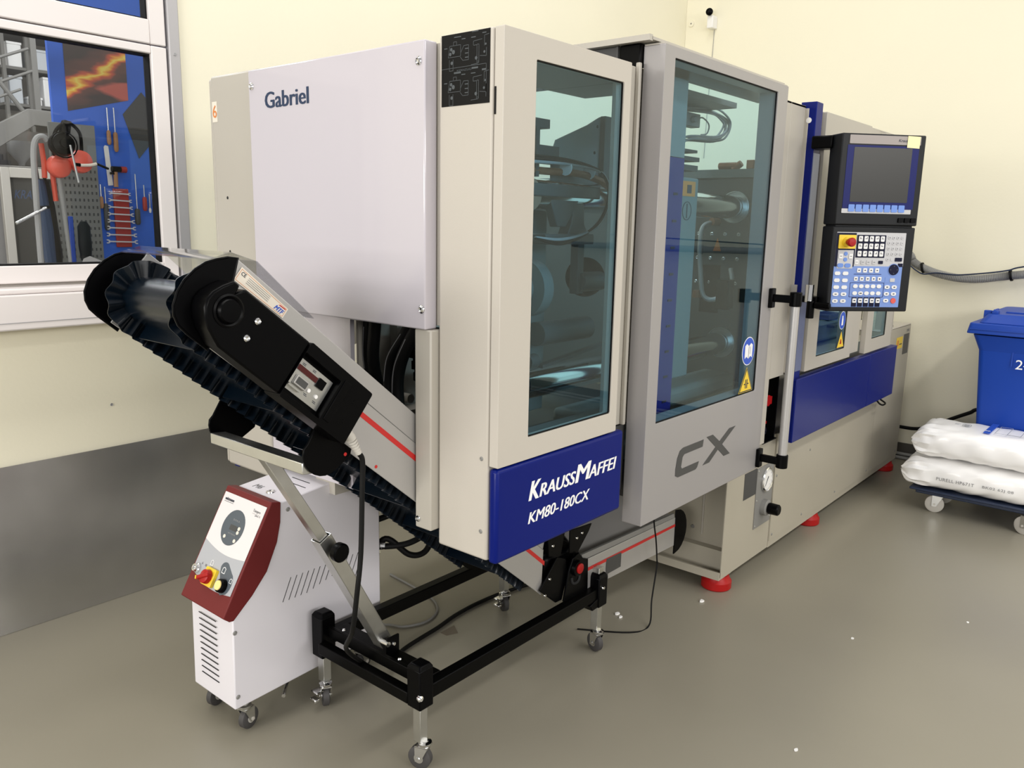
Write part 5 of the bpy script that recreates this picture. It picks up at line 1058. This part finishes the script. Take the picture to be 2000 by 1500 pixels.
# tools on the board
def wrench_poly(L, w):
    def head(cx, sgn, r):
        a0 = -55; pts = []
        for k in range(0, 9):
            a = R_(a0 + k*(360-70)/8 + (0 if sgn > 0 else 180) + 90 - 55*sgn*0)
            pts.append((cx+r*math.cos(a), r*math.sin(a)))
        return pts
    return None
rk = tag(box('wrench_rack', 1.768, 1.838, BY-0.016, BY-0.003, 1.352, 1.618, M['redwood'], bevel=0.003), 'red slotted rack on the blue board holding eight wrenches', 'rack')
wr0 = None
ords = ['topmost', 'second from top', 'third from top', 'fourth from top', 'fourth from bottom', 'third from bottom', 'second from bottom', 'lowest']
for k in range(8):
    L = 0.084 + 0.006*k; z = 1.597 - 0.0312*k; xc = 1.793 - 0.0005*k
    w = empty('wrench', (xc, BY-0.024, z)); tag(w, f'chrome open-end wrench in the red rack, {ords[k]} of the eight', 'wrench', 'wrenches in the red rack')
    h = 0.0042
    obj('shaft', MB().prism([(xc-L/2, z-0.0028), (xc+L/2, z-0.0065), (xc+L/2, z-0.0005), (xc-L/2, z+0.0034)], XZ(BY-0.024), 0, 0.003), M['wrench'], w)
    for sx in (-1, 1):
        cx = xc+sx*(L/2+0.004); cz0 = z + (0.0004 if sx < 0 else -0.0035); r = 0.0082+0.0004*k
        arcp = [(cx - sx*r*math.cos(R_(a)), cz0 + r*math.sin(R_(a))*0.85) for a in range(-125, 126, 25)]
        inn = [(cx - sx*r*0.45*math.cos(R_(a)), cz0 + r*0.45*math.sin(R_(a))*0.85) for a in range(-125, 126, 25)]
        q = MB(); n = len(arcp)
        for i in range(n-1):
            q.prism([arcp[i], arcp[i+1], inn[i+1], inn[i]], XZ(BY-0.0255), 0, 0.005)
        obj('jaw', q, M['wrench'], w)
def screwdriver(x, z0, z1, hz, m, lab, xs=0.0, hr=0.008, y=BY-0.014, grp='hand tools on the blue board'):
    t = empty('screwdriver', (x, y, min(z0, z1))); tag(t, lab, 'screwdriver', grp)
    obj('shaft', MB().cyl((x, y, hz), (x+xs, y, z1), 0.0025, n=10), M['steel'], t)
    obj('handle', MB().lathe((x, y, hz), (0, 0, -1), [(0, hr*0.6), (0.008, hr), (hz-z0-0.01, hr*1.05), (hz-z0, hr*0.6)], 14), M[m], t)
    obj('hook', MB().cyl((x, y, hz-0.006), (x, BY-0.001, hz-0.006), 0.002, n=6), M['steel'], t)
screwdriver(1.766, 1.811, 1.972, 1.874, 'wood', 'long flat file with a light wooden handle, left at the top of the blue board', hr=0.009)
screwdriver(1.796, 1.782, 1.975, 1.868, 'wood', 'round file with a wooden handle, right beside the other file', hr=0.010)
screwdriver(1.874, 1.455, 1.688, 1.53, 'dgrey', 'long screwdriver with a dark grey handle right of the wrench rack', hr=0.012)
screwdriver(1.912, 1.520, 1.640, 1.585, 'redwood', 'short screwdriver with a red-brown handle far right of the wrench rack', hr=0.010)
screwdriver(1.712, 1.527, 1.634, 1.58, 'wood', 'short screwdriver with a wooden handle left of the wrench rack', hr=0.008)
screwdriver(1.730, 1.428, 1.624, 1.55, 'dgrey', 'screwdriver with a dark handle close to the left of the wrench rack', hr=0.011)
screwdriver(1.936, 1.512, 1.60, 1.535, 'white', 'thin bradawl with a white handle at the right edge of the tools', hr=0.006)
tag(obj('steel_ruler', MB().prism([(1.742, 1.80), (1.748, 1.808), (1.762, 1.805), (1.772, 1.632), (1.750, 1.630)], XZ(BY-0.010), 0, 0.003), M['white']), 'white ruler hanging above the red wrench rack', 'ruler')
hm_ = empty('claw_hammer', (1.785, BY-0.02, 1.70)); tag(hm_, 'hammer with wooden handle and red-banded black head hanging on the blue board', 'hammer')
obj('head', MB().cyl((1.765, BY-0.022, 1.704), (1.805, BY-0.022, 1.704), 0.013, n=16).cyl((1.765, BY-0.022, 1.69), (1.765, BY-0.022, 1.68), 0.01, n=12), M['black'], hm_)
obj('head_band', MB().cyl((1.805, BY-0.022, 1.704), (1.83, BY-0.022, 1.704), 0.014, n=16), M['redwood'], hm_)
obj('handle', MB().cyl((1.781, BY-0.022, 1.692), (1.779, BY-0.022, 1.625), 0.009, 0.010, n=14), M['wood'], hm_)
MY = 3.62
er = empty('ear_defenders', (1.47, MY, 1.7)); tag(er, 'red ear defenders hanging with black tools beside the window', 'ear defenders')
for x, z in ((1.432, 1.688), (1.518, 1.712)):
    c0 = obj('ear_cup', MB().lathe((x, MY+0.02, z), (0.15, -1, 0), [(0, 0.042), (0.02, 0.047), (0.038, 0.043), (0.048, 0.028), (0.05, 0)], 28), M['muff'], er)
    c0.scale = (1, 1, 1)
obj('headband', MB().tube([(1.425, MY, 1.70), (1.415, MY-0.01, 1.77), (1.43, MY-0.02, 1.83), (1.475, MY-0.02, 1.86), (1.52, MY-0.01, 1.83), (1.53, MY, 1.77), (1.52, MY, 1.72)], 0.007, n=8, smooth=8), M['black'], er)
hg = empty('helmet_lamp', (1.45, 3.58, 1.77)); tag(hg, 'black round-bodied tool hanging above the ear defenders', 'tool')
obj('round_body', MB().lathe((1.437, 3.60, 1.77), (0, -1, 0.1), [(0, 0.045), (0.03, 0.048), (0.045, 0.042), (0.05, 0.02), (0.06, 0.018)], 26), M['black'], hg)
obj('upper_arm', MB().prism([(1.44, 1.80), (1.475, 1.815), (1.485, 1.865), (1.455, 1.87), (1.44, 1.83)], XZ(3.58), 0, 0.03), M['black'], hg, bevel=0.004)
obj('ring', MB().tube([(1.437+0.05*math.cos(a), 3.555, 1.77+0.05*math.sin(a)) for a in [R_(20*i) for i in range(19)]], 0.003, n=6), M['black'], hg)
tag(obj('steel_rod', MB().cyl((1.453, 3.54, 1.77), (1.475, 3.54, 1.625), 0.004, n=10), M['steel']), 'thin steel rod hanging from the black round tool', 'rod')
tag(obj('plastic_bag', MB().prism([(1.50, 1.86), (1.555, 1.86), (1.56, 1.74), (1.50, 1.73)], XZ(3.66), 0, 0.03), M['peg'], bevel=0.008), 'grey packed bag hanging behind the ear defenders', 'bag')
cl = empty('clamp_tool', (1.53, 3.56, 1.69)); tag(cl, 'pincer tool with cream and black grips lying across the ear defenders', 'pliers')
obj('grip', MB().tube([(1.49, 3.55, 1.694), (1.53, 3.55, 1.697), (1.555, 3.55, 1.704)], 0.006, n=8, smooth=4), M['stk'], cl)
obj('grip', MB().tube([(1.47, 3.55, 1.696), (1.49, 3.55, 1.695)], 0.007, n=8), M['black'], cl)
obj('arm', MB().tube([(1.555, 3.55, 1.704), (1.585, 3.56, 1.695), (1.61, 3.57, 1.688)], 0.005, n=8, smooth=4), M['black'], cl)
# rack of hanging rods and tubes
ht = [('bent_grey_pipe', [(1.336, 3.62, 1.20), (1.336, 3.62, 1.35), (1.340, 3.62, 1.60), (1.345, 3.62, 1.74), (1.360, 3.62, 1.79), (1.385, 3.62, 1.80), (1.40, 3.62, 1.785)], 0.0115, 'wire', 'pale grey bent pipe standing nearest the left side behind the glass', 'pipe'),
      ('grey_pipe', [(1.458, 3.63, 1.22), (1.445, 3.63, 1.5), (1.432, 3.63, 1.70)], 0.009, 'conduit', 'straight grey pipe standing under the ear defenders', 'pipe'),
      ('red_handle_bar', [(1.385, 3.64, 1.64), (1.387, 3.64, 1.70), (1.383, 3.64, 1.775)], 0.010, 'orangep', 'bar with a red sleeve hanging beside the bent grey pipe', 'bar'),
      ('orange_bar', [(1.428, 3.66, 1.55), (1.424, 3.66, 1.66)], 0.010, 'orangep', 'short orange bar hanging beside the straight grey pipe', 'bar')]
for nm, pts, r, m, lab, cat in ht: tag(obj(nm, MB().tube(pts, r, n=10, smooth=5), M[m]), lab, cat)
um = empty('folded_umbrella', (1.38, 3.66, 1.25)); tag(um, 'folded dark blue umbrella standing behind the glass', 'umbrella')
obj('canopy', MB().lathe((1.375, 3.68, 1.635), (0.06, 0, -1), [(0, 0.02), (0.03, 0.024), (0.2, 0.028), (0.36, 0.02), (0.42, 0.008)], 10), M['clothblue'], um)
obj('strap', MB().lathe((1.38, 3.68, 1.53), (0.06, 0, -1), [(0, 0.029), (0.012, 0.029)], 12), M['black'], um)
obj('handle', MB().cyl((1.372, 3.68, 1.635), (1.368, 3.68, 1.69), 0.008, n=10), M['black'], um)
um2 = empty('folded_umbrella', (1.415, 3.68, 1.25)); tag(um2, 'folded black umbrella between the blue one and the grey pipe', 'umbrella')
obj('canopy', MB().lathe((1.41, 3.70, 1.63), (0.05, 0, -1), [(0, 0.012), (0.1, 0.022), (0.3, 0.026), (0.42, 0.01)], 10), M['rubber'], um2)
obj('handle', MB().cyl((1.408, 3.70, 1.63), (1.405, 3.70, 1.68), 0.007, n=10), M['black'], um2)
tag(obj('steel_bar', MB().cyl((1.243, 3.58, 1.459), (1.365, 3.6, 1.522), 0.006, n=12), M['chrome']), 'short chrome bar sticking out sideways in front of the pipe', 'bar')
tag(obj('black_glove', MB().lathe((1.505, 3.60, 1.47), (0, 0, -1), [(0, 0.012), (0.02, 0.024), (0.10, 0.026), (0.16, 0.02), (0.17, 0.0)], 14), M['rubber']), 'black glove hanging low in front of the perforated panel', 'glove')
tag(obj('blue_pouch', MB().box(1.455, 1.475, 3.62, 3.63, 1.30, 1.49), M['bin'], bevel=0.004), 'narrow blue pouch hanging beside the black glove', 'pouch')
# objects on the far sill
tag(obj('sill_rail', MB().box(1.10, 1.47, 3.44, 3.48, 1.262, 1.287).box(1.10, 1.47, 3.44, 3.445, 1.287, 1.30), M['alu'], bevel=0.002), 'aluminium rail lying on the sill behind the glass', 'rail')
box('outer_sill', 0.1, 2.3, 3.262, 3.60, 1.235, 1.262, M['frame'], kind='structure')
tag(obj('metal_bracket', MB().prism([(1.40, 1.27), (1.425, 1.325), (1.45, 1.335), (1.55, 1.29), (1.55, 1.265)], XZ(3.40-0.02+0.05), 0, 0.004), M['alu']), 'flat angled metal plate leaning on the sill behind the glass', 'plate')
tag(obj('clear_bag', MB().lathe((1.50, 3.50, 1.262), (0, 0, 1), [(0, 0.03), (0.01, 0.036), (0.03, 0.03), (0.045, 0.012)], 9), M['film'], smooth=False), 'crumpled clear plastic bag on the sill behind the glass', 'bag')
# far hall: gallery stairs, shelves, cabinet
FY_ = 6.5
box('hall_wall', 0.5, 7.5, 8.2, 8.3, 0, 4.2, M['halldark'], kind='structure')
stw = empty('gallery_stair', (2.4, FY_, 1.5)); tag(stw, 'grey steel gallery with sloping stair stringer in the hall beyond', 'stair')
obj('stringer', MB().prism([(1.6, 1.78), (2.202, 2.10), (2.405, 2.221), (2.9, 2.215), (2.9, 2.10), (2.439, 2.111), (2.202, 1.944), (1.6, 1.58)], XZ(FY_), 0, 0.05), M['hall'], stw, bevel=0.004)
obj('handrail_post', MB().box(2.462, 2.50, FY_+0.02, FY_+0.06, 2.2, 3.0), M['hall'], stw)
for (p, q, r) in (((2.22, 2.42), (2.385, 2.20), 0.016), ((1.9, 2.38), (2.45, 2.63), 0.010), ((1.9, 2.22), (2.33, 2.42), 0.010), ((2.33, 2.42), (2.48, 2.49), 0.010), ((1.9, 2.12), (2.38, 2.35), 0.009)):
    obj('rail', MB().cyl((p[0], FY_+0.03, p[1]), (q[0], FY_+0.03, q[1]), r, n=10), M['hall'], stw)
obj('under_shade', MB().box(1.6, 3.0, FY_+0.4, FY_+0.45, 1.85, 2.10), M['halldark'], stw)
shf = empty('storage_shelf', (2.7, 7.2, 0)); tag(shf, 'tall grey storage shelf in the hall beyond, loaded with boxes', 'shelf')
for z in (2.33, 2.60, 2.86, 3.1): obj('shelf_board', MB().box(2.50, 3.4, 7.2, 7.55, z-0.02, z), M['hall'], shf)
for x in (2.52, 2.69, 3.3): obj('upright', MB().box(x-0.012, x+0.012, 7.19, 7.22, 0, 3.3), M['hall'], shf)
bxs = [(2.545, 2.86, 0.10, 0.15, 'boxblue', 'blue and white box on the upper shelf, leftmost'), (2.70, 2.86, 0.12, 0.10, 'box', 'grey box on the upper shelf beside the upright'), (2.56, 2.60, 0.10, 0.18, 'white', 'white carton on the middle shelf, leftmost'), (2.72, 2.60, 0.13, 0.15, 'box', 'pale grey crate on the middle shelf'), (2.88, 2.60, 0.08, 0.12, 'box', 'small grey box on the middle shelf at the right'),
       (2.555, 2.33, 0.09, 0.2, 'box', 'tall pale box on the lower shelf, leftmost'), (2.68, 2.33, 0.10, 0.06, 'white', 'flat white box on the lower shelf'), (2.80, 2.33, 0.16, 0.22, 'white', 'large white bag-like box on the lower shelf at the right')]
for x, z, w, h, m, lab in bxs:
    t = empty('storage_box', (x+w/2, 7.3, z)); tag(t, lab, 'box', 'boxes on the hall shelf')
    box('body', x, x+w, 7.22, 7.45, z+0.0005, z+h, M[m], t, bevel=0.006); box('rim', x-0.003, x+w+0.003, 7.215, 7.453, z+h-0.015, z+h+0.003, M[m], t, bevel=0.002)
fc = empty('hall_cabinet', (2.3, FY_, 0)); tag(fc, 'pale grey machine cabinet with dark glazed door in the hall beyond', 'cabinet')
box('body', 1.6, 2.62, FY_+0.10, FY_+0.6, 0.02, 1.83, M['hall'], fc, bevel=0.006)
obj('door_frame', ring_box(2.206, 2.60, 0.4, 1.814, 0.058, FY_+0.05, FY_+0.099, None, 0.07), M['cream2'], fc, bevel=0.004)
box('door_glass', 2.264, 2.545, FY_+0.07, FY_+0.08, 0.46, 1.745, M['screen'], fc)
text('KRA', 'lettering', (2.285, FY_+0.068, 1.60), (1, 0, 0), (0, 0, 1), 0.13, 0.06, M['clothblue'], fc, shear=0.25)
obj('top_fittings', MB().box(2.15, 2.33, FY_+0.2, FY_+0.3, 1.83, 1.87).cyl((2.2, FY_+0.25, 1.87), (2.2, FY_+0.25, 1.92), 0.02, n=12).cyl((2.28, FY_+0.25, 1.87), (2.28, FY_+0.25, 1.91), 0.02, n=12), M['dgrey'], fc)
tag(obj('material_hopper', MB().lathe((2.42, FY_+0.25, 1.84), (0, 0, 1), [(0, 0.02), (0.02, 0.025), (0.10, 0.085), (0.17, 0.088)], 22), M['conduit']), 'grey funnel-shaped hopper on top of the hall cabinet', 'hopper')
